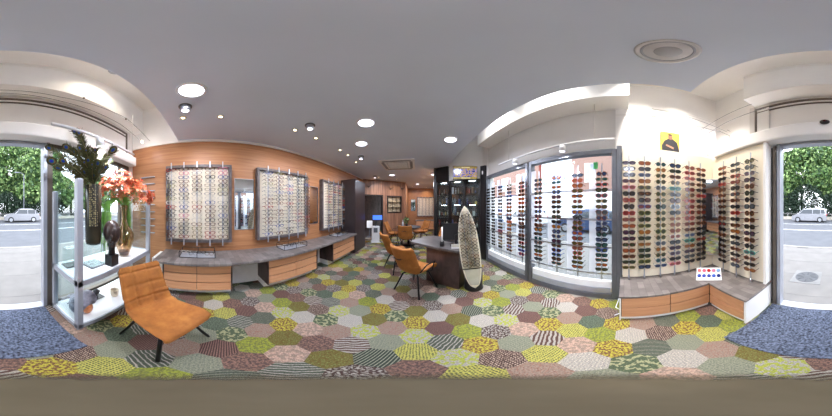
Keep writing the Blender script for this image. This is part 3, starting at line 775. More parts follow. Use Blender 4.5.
# corner bench
bt=thing('worktop','L-shaped slate-grey bench top below the cream boards','worktop',(1.3,-.8,.43))
MB().prism([(1.31,.05),(1.31,-.98),(.745,-.98),(.745,YF+.005),(XR-.002,YF+.005),(XR-.002,.05)],lambda a,b,d:Vector((a,b,d)),.43,.46).build('top',M['slate'],bt,world=True,bevel=.004)
cb=thing('bench_cabinet','low oak drawer bench under the long cream board','drawer cabinet',(1.6,-.48,0),0)
MB().box(1.345,XR-.002,-1.0,.03,.06,.429).build('body',M['oakd'],cb,world=True)
MB().box(1.36,XR-.002,-1.0,.03,0,.06).build('plinth',M['white'],cb,world=True)
MB().box(1.33,XR-.002,.03,.045,0,.429).build('side_panel',M['white'],cb,world=True)
for c in range(2):
    for r in range(2): MB().box(1.325,1.344,-.995+c*.513,-.995+c*.513+.505,.075+r*.178,.075+r*.178+.162).build('drawer',M['oakf'],cb,world=True,bevel=.003)
cb=thing('bench_cabinet','low oak drawer bench under the short cream board by the entrance','drawer cabinet',(1.05,-1.27,0),0)
MB().box(.785,1.325,YF+.001,-1.015,.06,.429).build('body',M['oakd'],cb,world=True)
MB().box(.785,1.325,YF+.001,-1.03,0,.06).build('plinth',M['white'],cb,world=True)
MB().box(.762,.785,-1.40,-1.0,0,.429).build('side_panel',M['white'],cb,world=True)
for r in range(2): MB().box(.79,1.318,-1.015,-.996,.075+r*.178,.075+r*.178+.162).build('drawer',M['oakf'],cb,world=True,bevel=.003)
# tray of tint samples
ts=thing('tint_sample_tray','white tilted tray with two rows of coloured round lens samples','sample tray',(1.42,-1.06,.462),R(234))
T=Matrix.Rotation(R(45),4,'X')
MB().box(-.15,.15,-.1,.08,.0,.008,T=Matrix.Translation(Vector((0,0,.075)))@T).box(-.11,.11,-.02,.1,0,.02).box(-.12,.12,-.03,-.02,0,.06).build('tray',M['plastic'],ts)
cols=[(220,110,110),(214,96,120),(170,40,40),(200,120,150),(120,160,210),(60,80,170),(50,70,180),(40,60,150),(70,100,190),(30,44,110)]
for i in range(10):
    x=-.116+(i%5)*.058; y=.04-(i//5)*.075
    MB().lathe([(0,.008),(.024,.008),(.024,.014),(0,.016)],n=14,T=Matrix.Translation(Vector((0,0,.075)))@T@Matrix.Translation(Vector((x,y,0)))).build('lens_sample',mat('tint_%d'%i,cols[i],.1),ts)
ts.scale=(1.1,)*3
# poster above
pc=at_z(669.8,141.7,H+.01) if False else None
a1,e1=az(660.5),R((208-131.5)*.4327); a2=az(679)
ya=1.86/tan(a1); yb=1.86/tan(a2)
d1_=1.86/sin(a1); zt=H+d1_*tan(R(33.0)); zb=H+d1_*tan(R(24.6))
pp=thing('picture','small yellow picture of a dark-clad figure on the white wall','picture',(XR,(ya+yb)/2,zb),0)
MB().box(XR-.03,XR-.001,yb,ya,zb,zt).build('canvas',mat('yellow_canvas',(226,186,70),.7,var=.12,scale=9),pp,world=True)
yc=(ya+yb)/2; zc=(zb+zt)/2; s=(zt-zb)/2
def fig(poly,m,n,dp):
    MB().prism([(yc+p[0]*s,zc+p[1]*s) for p in poly],lambda a,b,d:Vector((d,a,b)),XR-.03-dp,XR-.0305).build(n,m,pp,world=True)
fig([(-.8,-1),(.7,-1),(.75,-.5),(.5,.05),(.15,.3),(-.2,.3),(-.55,0),(-.7,-.5)],mat('figure_black',(36,34,40),.7),'coat',.001)
fig(oval(0,.46,.19,.27,14,2),mat('figure_face',(150,104,80),.7),'face',.0015)
fig(oval(.02,.72,.19,.08,14,2),M['black'],'hair',.002)
fig([(-.3,-.55),(.35,-.3),(.4,-.45),(-.25,-.72)],mat('figure_hands',(190,140,110),.7),'hands',.002)

# ------------------------------------------------------------------ window display rods with sunglasses
wd=thing('window_display_rack','steel rack of rods and crossbars across the right shop window','display rack',(1.80,1.6,.4),0)
WR=[.30,.645,.985,1.33,1.72,2.07,2.38,2.66,2.9]
for i,y in enumerate(WR):
    MB().box(1.775,1.787,y-.009,y+.009,.42,2.13).build('rod',M['steel'],wd,world=True)
    if i<8:
        yy=y+.085*(1 if i<4 else 1)
        MB().box(1.800,1.806,y+.085,y+.185,.46,2.16).build('acrylic_panel',M['acryl'],wd,world=True)
for z in (1.75,1.34,.94,.52):
    MB().box(1.788,1.798,.17,1.53,z-.012,z+.012).box(1.788,1.798,1.69,3.05,z-.012,z+.012).build('crossbar',M['steel'],wd,world=True)
o=MB().box(1.79,1.80,.36,.42,2.06,2.16).build('green_tag',mat('tag_green',(60,170,90))); tag(o,'small green tag hanging at the top of the right shop window','tag')
wl=['dark','brown','green','grey','blue','teal','orange','amber','purple','olive','brown','dark','grey']
wf=['black','tort','gold','silver','black','tort','blue','red']
rnd=random.Random(9)
rest=MB()
for j,y in enumerate(WR):
    for k in range(19):
        l=rnd.choice(wl); f=rnd.choice(wf); s=rnd.choice(['wide','rect','round','aviator'])
        if j==0: l=['blue','teal','teal','green','grey','green','olive','grey','blue','blue','blue','teal','blue','teal','green','teal','teal','orange','green'][k]
        if j==1: l=['blue','orange','orange','olive','orange','rose','olive','amber','grey','olive','green','orange','rose','olive','rose','olive','olive','olive','orange'][k]
        z=1.97-k*.0755
        if j<7:
            place_sung(s,l,f,(1.755,y,z),R(90),f'{FN[f]} {LW[l]} sunglasses, {ORD[k]} from the top, {ORD[j]} window rod from the right','sunglasses on the window rods',parts=(j<2))
        else:
            me=sung(s,l,f,False)[0]
            T=Matrix.Translation(Vector((1.755,y,z)))@Matrix.Rotation(R(90),4,'Z')
            li='dark brown grey'.split().index(l) if l in('dark','brown','grey') else 0
            k0=len(rest.v); rest.v+=[tuple(T@v.co) for v in me.vertices]
            for p in me.polygons: rest.f.append(tuple(q+k0 for q in p.vertices)); rest.m.append(p.material_index*(1+li) if p.material_index else 0); rest.s.append(False)
o=rest.build('sunglasses_rows',[FRM['black'],LENS['dark'],LENS['brown'],LENS['grey']]); tag(o,'rows of sunglasses on the farthest rods of the right shop window','sunglasses','sunglasses on the window rods','stuff')
o.name='sunglasses'
# ------------------------------------------------------------------ shelving unit at the front window
su=thing('display_shelf_unit','white two-tier display unit with grey aluminium posts and glass ends by the front window','display unit',(-1.3,-1.25,0))
X0,X1,Y0,Y1=-2.0,-.62,-1.50,-.93
for (x,y) in ((X1-.03,Y1-.03),(X0+.03,Y1-.03),(X1-.03,Y0+.03),(X0+.03,Y0+.03)):
    MB().box(x-.03,x+.03,y-.03,y+.03,0.02,1.76 if y>-1.2 else 1.7).build('post',M['alulight'],su,world=True,bevel=.006)
for z in (.08,.76):
    MB().box(X0+.02,X1-.02,Y0+.02,Y1-.02,z,z+.03).build('shelf',M['shelfwhite'],su,world=True)
    MB().box(X0,X1,Y1-.02,Y1,z-.03,z+.035).box(X1-.02,X1,Y0,Y1-.02,z-.03,z+.035).box(X0,X0+.02,Y0,Y1-.02,z-.03,z+.035).build('edge_rail',M['alulight'],su,world=True)
MB().box(X1-.033,X1-.027,Y0+.06,Y1-.06,.12,1.70).build('glass_panel',M['glassg'],su,world=True)
MB().box(X0+.027,X0+.033,Y0+.06,Y1-.06,.12,1.70).build('glass_panel',M['glassg'],su,world=True)
for (x,y) in ((X1-.06,Y1-.06),(X0+.06,Y1-.06),(X1-.06,Y0+.06),(X0+.06,Y0+.06)): MB().cyl((x,y),.02,0,.05,10).build('foot',M['black'],su,world=True)
SH=.79
# acrylic plinth + black vase
px_,py_=-1.02,-1.2
pl=thing('acrylic_plinth','clear acrylic block with a dark base carrying the tall black vase','plinth',(px_,py_,SH))
MB().box(-.10,.10,-.10,.10,.02,.28).build('block',M['glassg'],pl); MB().box(-.11,.11,-.11,.11,0,.012).build('base',M['alu'],pl)
def pat(name,c1,c2,scale):
    m,t,b=nt(name); v=coords(t); n=t.nodes.new('ShaderNodeTexVoronoi'); n.inputs['Scale'].default_value=scale; n.inputs['Randomness'].default_value=.3
    t.links.new(v,n.inputs['Vector']); r=ramp(t,[(.35,c1),(.45,c2)]); t.links.new(n.outputs['Distance'],r.inputs['Fac']); t.links.new(r.outputs['Color'],b.inputs['Base Color']); b.inputs['Roughness'].default_value=.3; return m
bv=thing('tall_vase','tall black cylinder vase with a pale patterned band holding peacock feathers','vase',(px_,py_,SH+.28))
MB().lathe([(0,0),(.085,0),(.095,.03),(.10,.3),(.10,.70),(.088,.70),(.088,.06),(0,.05)],n=28).build('body',mat('bronze_black_glaze',(50,44,34),.25,var=.2),bv)
mb=MB(); 
mb.grid(lambda u,v:Vector((.1015*cos(R(20)+u*R(60)),.1015*sin(R(20)+u*R(60)),.22+v*.48)),8,6,sm=True); mb.build('patterned_band',pat('vase_pattern',(176,164,120),(40,36,30),48),bv)
o=thing('glass_block','clear rectangular glass block with a dark base at the glass end of the middle shelf','glass block',(-.80,-1.33,SH))
MB().box(-.09,.09,-.06,.06,.012,.24).build('block',M['glassg'],o); MB().box(-.10,.10,-.07,.07,0,.012).build('base',M['black'],o)
# peacock feathers
FE=[(49,148),(51.5,161),(58,168),(63,161),(66,147),(74.6,131.5),(79,132.5),(72.7,151.7),(80,148),(97.7,163),(93,175),(106,167),(113,150),(79,179),(84,172),(88,160),(101,153),(110,160),(86,150),(90,154),(95,150),(84,162),(99,172),(92,164),(78,160),(70,165)]
em=[mat('feather_barbs',(66,68,36),.6,var=.4,scale=40),mat('feather_bronze',(122,84,44),.4),mat('feather_teal',(26,110,110),.3),mat('feather_blue',(40,44,170),.3)]
FL=['left-most low','second from the left, low','lower left','left middle','upper left','topmost, left of a pair','topmost, right of a pair','centre left','upper centre','centre right','lower centre right','right','upper right by the spotlight','lowest','low centre','centre','upper right of centre','far right','high centre left','high centre','high centre right','inner left','inner right, low','inner centre','inner left, high','inner far left']
rnd=random.Random(3)
for i,(fx,fy) in enumerate(FE):
    a,e=ray(fx,fy); d=rnd.uniform(1.25,1.65) if i not in (0,1,2) else rnd.uniform(1.35,1.5)
    tip=Vector((d*sin(a),d*cos(a),H+d*tan(e))); tip.y=max(tip.y,-1.36)
    base=Vector((px_+rnd.uniform(-.05,.05),py_+rnd.uniform(-.05,.05),SH+.28+.35)); 
    f=thing('peacock_feather','peacock feather in the tall black vase, '+FL[i]+' of the spray','feather',base,0,'peacock feathers in the black vase')
    mid=Vector((px_+(tip.x-px_)*.3+rnd.uniform(-.02,.02),py_+(tip.y-py_)*.3,1.62+(tip.z-1.62)*.62 if tip.z>1.75 else 1.86))
    rimp=Vector((px_+(tip.x-px_)*.12,py_+(tip.y-py_)*.12,SH+.28+.72))
    pts=[base,rimp,mid,(mid+tip)/2+Vector((0,0,.02)),tip]; pts=[p-base for p in pts]
    MB().tube(pts,[.003,.003,.0025,.002,.0015],5).build('stem',mat('feather_stem',(140,120,80)),f)
    dirv=(pts[-1]-pts[-2]).normalized(); toc=(Vector((0,0,H))-tip).normalized()
    sd=dirv.cross(toc).normalized(); nrm=sd.cross(dirv).normalized()
    mb=MB(); c=pts[-1]
    # loose barbs along the stem
    for q in range(190):
        tt=rnd.uniform(.0,1); 
        k=2+int(tt*1.999) if tt<1 else 3; k=min(k,3)
        p=pts[2].lerp(pts[3],tt*2) if tt<.5 else pts[3].lerp(pts[4],(tt-.5)*2)
        s_=rnd.choice((-1,1)); ln=rnd.uniform(.04,.085); o_=(sd*s_*.8+dirv*.8+nrm*rnd.uniform(-.3,.3)).normalized()*ln; wv=dirv*.004
        mb.add([p-wv,p+wv,p+o_+wv*.3,p+o_-wv*.3],[(0,1,2,3)])
    mb.build('barbs',em[0],f)
    esc=rnd.uniform(.95,1.2) if i<18 else rnd.uniform(.45,.6)
    def disc(r1,r2,off,n,m):
        r1*=esc*(.8+.2*sin(i*2.1)); r2*=esc
        mb=MB(); vs=[c+off*nrm+sd*cos(2*pi*k/14)*r1+dirv*sin(2*pi*k/14)*r2 for k in range(14)]+[c+(off-.003)*nrm+sd*cos(2*pi*k/14)*r1+dirv*sin(2*pi*k/14)*r2 for k in range(14)]
        mb.add(vs,[tuple(range(14)),tuple(range(14,28))[::-1]]+[(k,(k+1)%14,14+(k+1)%14,14+k) for k in range(14)]); mb.build(n,m,f)
    disc(.042,.050,.002,'eye_rim',em[0]); disc(.029,.036,.005,'eye_ring',em[1]); disc(.021,.026,.007,'eye_spot',em[2]); disc(.013,.017,.009,'eye_pupil',em[3])
# amber glass vase
gx,gy=-1.52,-1.12
gv=thing('glass_vase','tall amber glass vase with a narrow neck holding orange lilies','vase',(gx,gy,SH))
MB().lathe([(0,.0),(.05,0),(.062,.02),(.10,.16),(.125,.30),(.10,.40),(.05,.47),(.036,.55),(.038,.68),(.05,.75),(.046,.75),(.033,.68),(.031,.55),(.046,.47),(.096,.40),(.12,.30),(.096,.16),(.05,.03),(0,.02)],n=28).build('body',M['amber'],gv); gv.scale=(1.18,1.18,1)
MB().lathe([(0,.022),(.052,.022),(.068,.08),(0,.08)],n=20).build('sand',mat('brown_sand',(70,46,38),.9),gv)
om=[mat('lily_orange',(232,112,64),.6,var=.12,scale=20),mat('lily_salmon',(238,148,112),.6,var=.1,scale=20),mat('lily_red',(214,88,62),.6,var=.1,scale=20)]
gm_=mat('stem_green',(104,140,62),.6,var=.2)
rnd=random.Random(21)
cz=1.80
lf=0
where=['left','right','upper left','upper right','front','back','lower left','lower right','top','centre']
for i in range(16):
    an=2*pi*i/16*2.4; rr=.10+.24*((i*7)%16)/16
    tip=Vector((gx+cos(an)*rr*1.1,max(gy+sin(an)*rr,YF+.12),cz+.20-rr*.95+rnd.uniform(-.05,.05)))
    base=Vector((gx+rnd.uniform(-.015,.015),gy+rnd.uniform(-.015,.015),SH+.20))
    f=thing('lily_stem','stem of orange lilies in the amber glass vase','flower',base,0,'orange lily stems in the amber vase')
    neck=Vector((gx+cos(an)*.015,gy+sin(an)*.015,SH+.72)); pts=[base,Vector((gx+cos(an)*.008,gy+sin(an)*.008,SH+.5)),neck,(neck+tip)/2+Vector((cos(an)*.03,sin(an)*.03,.06)),tip]
    pts=[p-base for p in pts]
    MB().tube(pts,.0035,5).build('stem',gm_,f)
    mbp=[MB()]
    for b_ in range(13):
        c=pts[-1]+Vector((rnd.uniform(-.09,.09),rnd.uniform(-.08,.08),rnd.uniform(-.08,.06)))
        ax=(c-pts[-2]+Vector((0,0,.03))).normalized()
        u=ax.cross(Vector((0,0,1))).normalized(); v_=ax.cross(u)
        for k in range(6):
            ph=2*pi*k/6; o1=(u*cos(ph)+v_*sin(ph)); sd=ax.cross(o1)
            p0=c; p1=c+o1*.028+ax*.03; p2=c+o1*.066+ax*.028
            mbp[0].add([p0,p1+sd*.014,p2,p1-sd*.014],[(0,1,2,3)],rnd.choice((0,0,1,1,2)),True)
    mbp[0].build('blooms',om,f)
    ml=MB()
    for b_ in range(5):
        c=pts[3].lerp(pts[4],rnd.random()); o1=Vector((rnd.gauss(0,1),rnd.gauss(0,1)*.5,rnd.uniform(-.9,.2))).normalized()*.11; sd=o1.cross(Vector((0,0,1))).normalized()*.008
        ml.add([c,c+o1*.5+sd,c+o1,c+o1*.5-sd],[(0,1,2,3)])
    ml.build('leaves',gm_,f)
# hanging green foliage
for i,(hx,hy,hz,n,nm) in enumerate(((-1.27,-1.22,1.55,60,'left of the amber vase'),(-1.72,-1.2,1.6,50,'right of the amber vase'))):
    f=thing('hanging_greenery','trailing pale green grass hanging '+nm,'foliage',(gx,gy,SH+.74),0)
    mb=MB(); base=Vector((gx,gy,SH+.74))
    for k in range(n):
        ex=Vector((hx+rnd.uniform(-.06,.06),hy+rnd.uniform(-.06,.06),hz)); lo=Vector((ex.x+rnd.uniform(-.02,.02),ex.y+rnd.uniform(-.02,.02),SH+.05+rnd.uniform(0,.5)))
        pts=[Vector((gx,gy,SH+.74)),(base+ex)/2+Vector((0,0,.10)),ex,(ex+lo)/2,lo]; pts=[p-base for p in pts]
        for q in range(4):
            d_=pts[q+1]-pts[q]; sd=Vector((.005,0,0)) ; mb.add([pts[q]-sd,pts[q]+sd,pts[q+1]+sd,pts[q+1]-sd],[(0,1,2,3)])
    mb.build('leaves',mat('grass_green_%d'%i,(126,176,84),.6,var=.2,scale=12),f)
# head sculpture
hd=thing('head_sculpture','dark woven head-shaped eyeglass bust on a narrow black base','sculpture',(-1.17,-1.04,SH))
MB().box(-.06,.06,-.055,.055,0,.14).lathe([(0,.14),(.045,.14),(.04,.2),(.045,.25),(.055,.29),(0,.30)],n=16).build('base',M['black'],hd)
mb=MB(); mb.ball((0,0,.42),(.095,.11,.15),20,16); mb.ball((0,.0,.27),(.05,.055,.06),14,8)
T_=Matrix.Rotation(R(-50),4,'Z'); mb.ball(T_@Vector((0,.10,.38)),(.014,.02,.03),8,6); mb.ball(T_@Vector((0,.088,.32)),(.03,.014,.012),8,6)
mb.build('head',pat('woven_dark',(24,20,20),(62,46,42),70),hd)
# lower shelf
LS=.11
cs=thing('conch_shell','large conch shell with an orange mouth on the lower glass-ended shelf','shell',(-.86,-1.24,LS),R(10)); cs.scale=(1.35,)*3
mb=MB(); n_=40
def shell(u,v):
    t=u*2*pi*2.3; r=.014+.07*(u**1.3); cr=.018+.062*u**1.4
    c=Vector((r*cos(t),-.13+.2*u,r*sin(t)+.085)); a=2*pi*v
    rad=Vector((cos(t),0,sin(t))); return c+rad*cr*cos(a)+Vector((0,1,0))*cr*sin(a)*1.1
mb.grid(shell,n_,12); 
for k in range(8):
    u=.35+.08*k; p=shell(min(u,1),0); dd=(p-Vector((0,p.y,.085))).normalized(); 
    if p.z>.06: mb.tube([p-dd*.01,p+dd*.04],[.014,.001],6)
mb.v=[(v[0],v[1],max(v[2],0.001)) for v in mb.v]
mb.build('shell_body',mat('shell_blue_grey',(136,134,146),.4,var=.3,scale=18),cs)
MB().ball((.03,.115,.07),(.05,.03,.065),14,10).build('mouth',mat('shell_orange',(214,132,84),.3,var=.25,scale=14),cs)
st=thing('stone_ornament','small dark ornament on a flat black plate on the lower shelf','ornament',(-1.16,-1.30,LS))
MB().box(-.09,.09,-.06,.06,0,.012).build('plate',M['black'],st); MB().lathe([(0,.012),(.03,.012),(.015,.05),(.035,.09),(.05,.13),(.02,.16),(0,.17)],n=12).build('figure',mat('dark_stone',(66,64,68),.5),st)
cu=thing('cream_cup','round cream cup on the lower shelf beside the dark ornament','cup',(-1.36,-1.16,LS))
MB().lathe([(0,0),(.04,0),(.055,.03),(.06,.13),(.054,.13),(.05,.03),(0,.02)],n=24).build('bowl',mat('cream_ceramic',(226,208,184),.4),cu)

# ------------------------------------------------------------------ chairs
def chair_proto(label,group,arms):
    c=thing('upholstered_chair',label,'chair',(0,0,0),0,group)
    # profile: (y,z) from front edge of the seat to the top of the backrest
    prof=[(.25,.425),(.235,.455),(.16,.468),(.0,.455),(-.13,.447),(-.20,.462),(-.245,.52),(-.28,.62),(-.33,.75),(-.38,.86),(-.41,.92)]
    def cr(P,t):
        n=len(P)-1; x=t*n; i=min(int(x),n-1); f=x-i
        p=[P[max(i-1,0)],P[i],P[i+1],P[min(i+2,n)]]
        return tuple(.5*((2*p[1][k])+(-p[0][k]+p[2][k])*f+(2*p[0][k]-5*p[1][k]+4*p[2][k]-p[3][k])*f*f+(-p[0][k]+3*p[1][k]-3*p[2][k]+p[3][k])*f**3) for k in (0,1))
    def surf(u,t,off):
        y,z=cr(prof,t); y2,z2=cr(prof,min(t+.01,1)); y1,z1=cr(prof,max(t-.01,0)); ty,tz=y2-y1,z2-z1; l=sqrt(ty*ty+tz*tz); ny,nz=-(-tz)/l*1.0,ty/l
        ny,nz=tz/l,-ty/l  # towards the sitter
        w=.24 if t<.45 else .24-.01*((t-.45)/.55)
        if t<.15: w*=.90+.10*(t/.15)
        if t>.9: w*=1-.10*((t-.9)/.1)**2
        x=(u*2-1)
        curl=.055*abs(x)**3 if .05<t else .02*abs(x)**3
        if .35<t<.7: curl+=.02*abs(x)**2.5
        g=0
        if off>0 and t>.55:
            for q in (-.36,.36): g+=.010*math.exp(-((x-q)/.05)**2)
            for q in (.66,.78,.90): g+=.010*math.exp(-((t-q)/.010)**2)
        if off>0 and t<.5: g+=.004*math.exp(-((t-.12)/.012)**2)
        edge=max(0,(abs(x)-.85)/.15); th=off*(1-.75*edge**2) if off>0 else off*(1-.75*edge**2)
        k=th+curl-g
        return Vector((x*w,y+ny*k,z+nz*k))
    def shellmb(t0,t1,nu,nv):
        mb=MB()
        f=lambda off:(lambda u,v:surf(u,t0+(t1-t0)*v,off))
        mb.grid(f(.025),nu,nv); k=(nu+1)*(nv+1)
        b=MB().grid(f(-.022),nu,nv); mb.add(b.v,[x[::-1] for x in b.f],0,True)
        W=nu+1; fs=[]
        for j in range(nv): fs.append((j*W,(j+1)*W,k+(j+1)*W,k+j*W)); fs.append(((j+1)*W-1,k+(j+1)*W-1,k+(j+2)*W-1,(j+2)*W-1))
        for i in range(nu): fs.append((i,k+i,k+i+1,i+1)); fs.append((nv*W+i,nv*W+i+1,k+nv*W+i+1,k+nv*W+i))
        s_=mb; 
        for q in fs: s_.f.append(q); s_.m.append(0); s_.s.append(True)
        return mb
    shellmb(0,.5,28,20).build('seat',M['suede'],c); shellmb(.5,1,48,50).build('backrest',M['suede'],c)
    for (fx,fy) in ((.25,.25),(-.25,.25),(.25,-.25),(-.25,-.25)):
        MB().tube([(fx*.25,fy*.25,.41),(fx*.6,fy*.6,.36),(fx,fy,.0)],[.013,.016,.015],8).build('leg',M['blackm'],c)
    MB().box(-.12,.12,-.12,.12,.405,.425).build('seat_mount',M['blackm'],c)
    MB().tube([(-.06,-.405,.76),(-.06,-.445,.765),(.06,-.445,.765),(.06,-.405,.76)],.007,8).build('handle',M['blackm'],c)
    if arms:
        for s in (-1,1): MB().tube([(s*.10,.05,.42),(s*.27,.05,.46),(s*.285,.10,.62),(s*.285,-.12,.63),(s*.24,-.22,.52)],.010,8).build('armrest',M['blackm'],c)
    return c
cA=chair_proto('rust-orange quilted chair standing alone near the front display unit',None,False); cA.scale=(.98,.97,.97); cA.location=(-.94,-.33,0); cA.rotation_euler=(0,0,R(-30))
cB=chair_proto('rust-orange chair nearest the lens at the dark reception desk','rust-orange chairs at the desks',True)
cB.location=(.0,2.15,0); cB.rotation_euler=(0,0,R(-38))
bpy.context.view_layer.update()
for (x,y,a,l) in ((-.40,3.0,55,'rust-orange chair at the left corner of the dark reception desk'),(.62,3.35,225,'rust-orange chair on the far side of the reception desk'),(-.33,4.55,5,'rust-orange chair at the round table with its back to the camera'),(-.86,5.2,95,'rust-orange chair on the left side of the round table'),(.22,5.75,235,'rust-orange chair on the right side of the round table')):
    c=copy_tree(cB); c.location=(x,y,0); c.rotation_euler=(0,0,R(-a)); c['label']=l
# ------------------------------------------------------------------ reception desk
DK=thing('reception_desk','dark wood reception desk with a slate top turned towards the orange chairs','desk',(.655,1.99,0),R(-45))
# local: x = along the customer edge (0 at the right end, negative to the left), y = depth away from the camera
top=[(.02,-.02),(.02,.78),(-1.08,.78),(-1.16,.62),(-1.15,.12),(-1.05,-.02)]
MB().prism(top,lambda a,b,d:Vector((a,b,d)),.755,.80).build('desk_top',M['slated'],DK,bevel=.006)
MB().box(-.68,-.02,.03,.06,0,.755).build('front_panel',M['darkwood'],DK,bevel=.003); MB().box(-.02,.0,.03,.74,0,.755).build('side_panel',M['darkwood'],DK,bevel=.003)
MB().box(-.66,-.02,.06,.70,.02,.75).build('pedestal',M['darkwood'],DK); MB().tube([(-.95,.45,0),(-.95,.45,.755)],.035,14).cyl((-.95,.45),.14,0,.02,20).build('leg',M['blackm'],DK)
def desk_pt(u,v): 
    c,s=cos(R(-45)),sin(R(-45)); return (.655+u*c-v*s,1.99+u*s+v*c)
mx_,my_=desk_pt(-.20,.30)
mo=thing('monitor','black computer monitor standing on the reception desk','monitor',(mx_,my_,.80),R(-10))
MB().box(-.24,.24,-.015,.015,.10,.42).build('housing',M['black'],mo,bevel=.006); MB().box(-.225,.225,.015,.018,.12,.405).build('screen',mat('dark_screen',(20,24,30),.1),mo)
MB().box(-.025,.025,-.03,-.01,.01,.2).box(-.11,.11,-.08,.08,0,.012).build('stand',M['black'],mo)
x,y=desk_pt(-.37,.10); pc_=thing('pen_cup','black cup with tall white stick at the edge of the reception desk','cup',(x,y,.80)); MB().lathe([(0,0),(.045,0),(.035,.09),(.03,.09),(.035,.01),(0,.01)],n=18).build('cup',M['black'],pc_); MB().tube([(0,0,.015),(0,0,.36)],.012,10).build('stick',M['plastic'],pc_)
x,y=desk_pt(-.10,.10); cd=thing('card_holder','white counter card in a small holder on the desk corner','card holder',(x,y,.80),R(-12)); MB().box(-.07,.07,-.02,.03,0,.01).box(-.07,.07,.0,.004,.01,.075).build('holder',M['plastic'],cd); MB().box(-.06,.06,-.003,-.001,.02,.07).build('card',mat('pale_card',(214,212,196)),cd)
kb=MB().box(-.2,.2,-.06,.06,0,.018).build('keyboard',M['black'],bevel=.004); x,y=desk_pt(-.35,.50); kb.location=(x,y,.80); kb.rotation_euler=(0,0,R(-45)); tag(kb,'black keyboard on the reception desk behind the monitor','keyboard')

# surfboard display
sb=thing('board_stand','round black pedestal behind the leaning white surfboard','pedestal',(.93,2.0,0)); MB().lathe([(0,0),(.16,0),(.165,.02),(.15,.04),(.15,.36),(.14,.38),(0,.38)],n=32).build('base',M['black'],sb)
MB().box(-.015,.015,.02,.04,.38,1.30).build('support_post',M['blackm'],sb)
SB=thing('surfboard','white surfboard display with two rows of eyeglasses leaning at the desk','surfboard',(.86,1.79,.12),0)
# face towards the camera, lean backwards, tilt sideways
d_=Vector((-.82,-1.79,0)).normalized(); yaw=math.atan2(d_.x,-d_.y)
SB.rotation_euler=(R(-5),R(-5.5),math.atan2(-d_.x,d_.y)+pi) ; SB.rotation_euler=(R(-4),R(-7),-math.atan2(.82,1.79))
Lb=1.43
def outline(k=1.0,z0=0,z1=1.0):
    P=[]
    N=26
    def wdt(t):
        t=min(max(t,0),1)
        return .158*(sqrt(max(0,1-((.5-t)/.5)**2.3)) if t<.5 else max(0,1-((t-.5)/.5)**2.5)**.75)
    for i in range(N+1):
        t=z0+(z1-z0)*i/N; P.append((wdt(t)*k,t*Lb))
    for i in range(N,-1,-1):
        t=z0+(z1-z0)*i/N
        if wdt(t)*k>1e-4: P.append((-wdt(t)*k,t*Lb))
    return P
def sbf(a,b,d): return Vector((a,d,b))
MB().prism(outline(1),sbf,.0,.035).build('board',mat('board_cream',(226,220,200),.35,var=.05),SB,bevel=.008)
MB().prism(outline(.86,.06,.94),sbf,-.003,.0).build('face_print',wood('board_print',(178,166,138),(216,208,186),(4,4,1),3),SB)
MB().prism(outline(.80,.05,.27),sbf,-.006,-.003).build('chrome_plate',mat('chrome_panel',(206,204,190),.2,.3,var=.05),SB)
MB().box(-.15,.15,-.008,-.002,.385,.40).build('dark_strip',M['black'],SB)
MB().box(-.05,-.042,-.012,-.004,.42,1.33).box(.042,.05,-.012,-.004,.42,1.33).build('rail',M['steel'],SB)
bpy.context.view_layer.update()
MW=Matrix.Translation(SB.location)@SB.rotation_euler.to_matrix().to_4x4()
for j,(xx,nm) in enumerate(((-.066,'left'),(.066,'right'))):
    for k in range(16):
        z=1.27-k*.054; f=['black','black','tort','black','silver'][(k*3+j)%5]
        p=MW@Vector((xx*(.8 if k<1 else 1),-.03,z)); o=place_eye(['rect','round','wide'][(k+j)%3],f,p,0,f'{FN[f]} eyeglasses on the surfboard, {ORD[k]} from the top in the {nm} row','eyeglasses on the surfboard',.88)
        o.rotation_euler=(SB.rotation_euler[0],SB.rotation_euler[1],SB.rotation_euler[2]+pi)
        

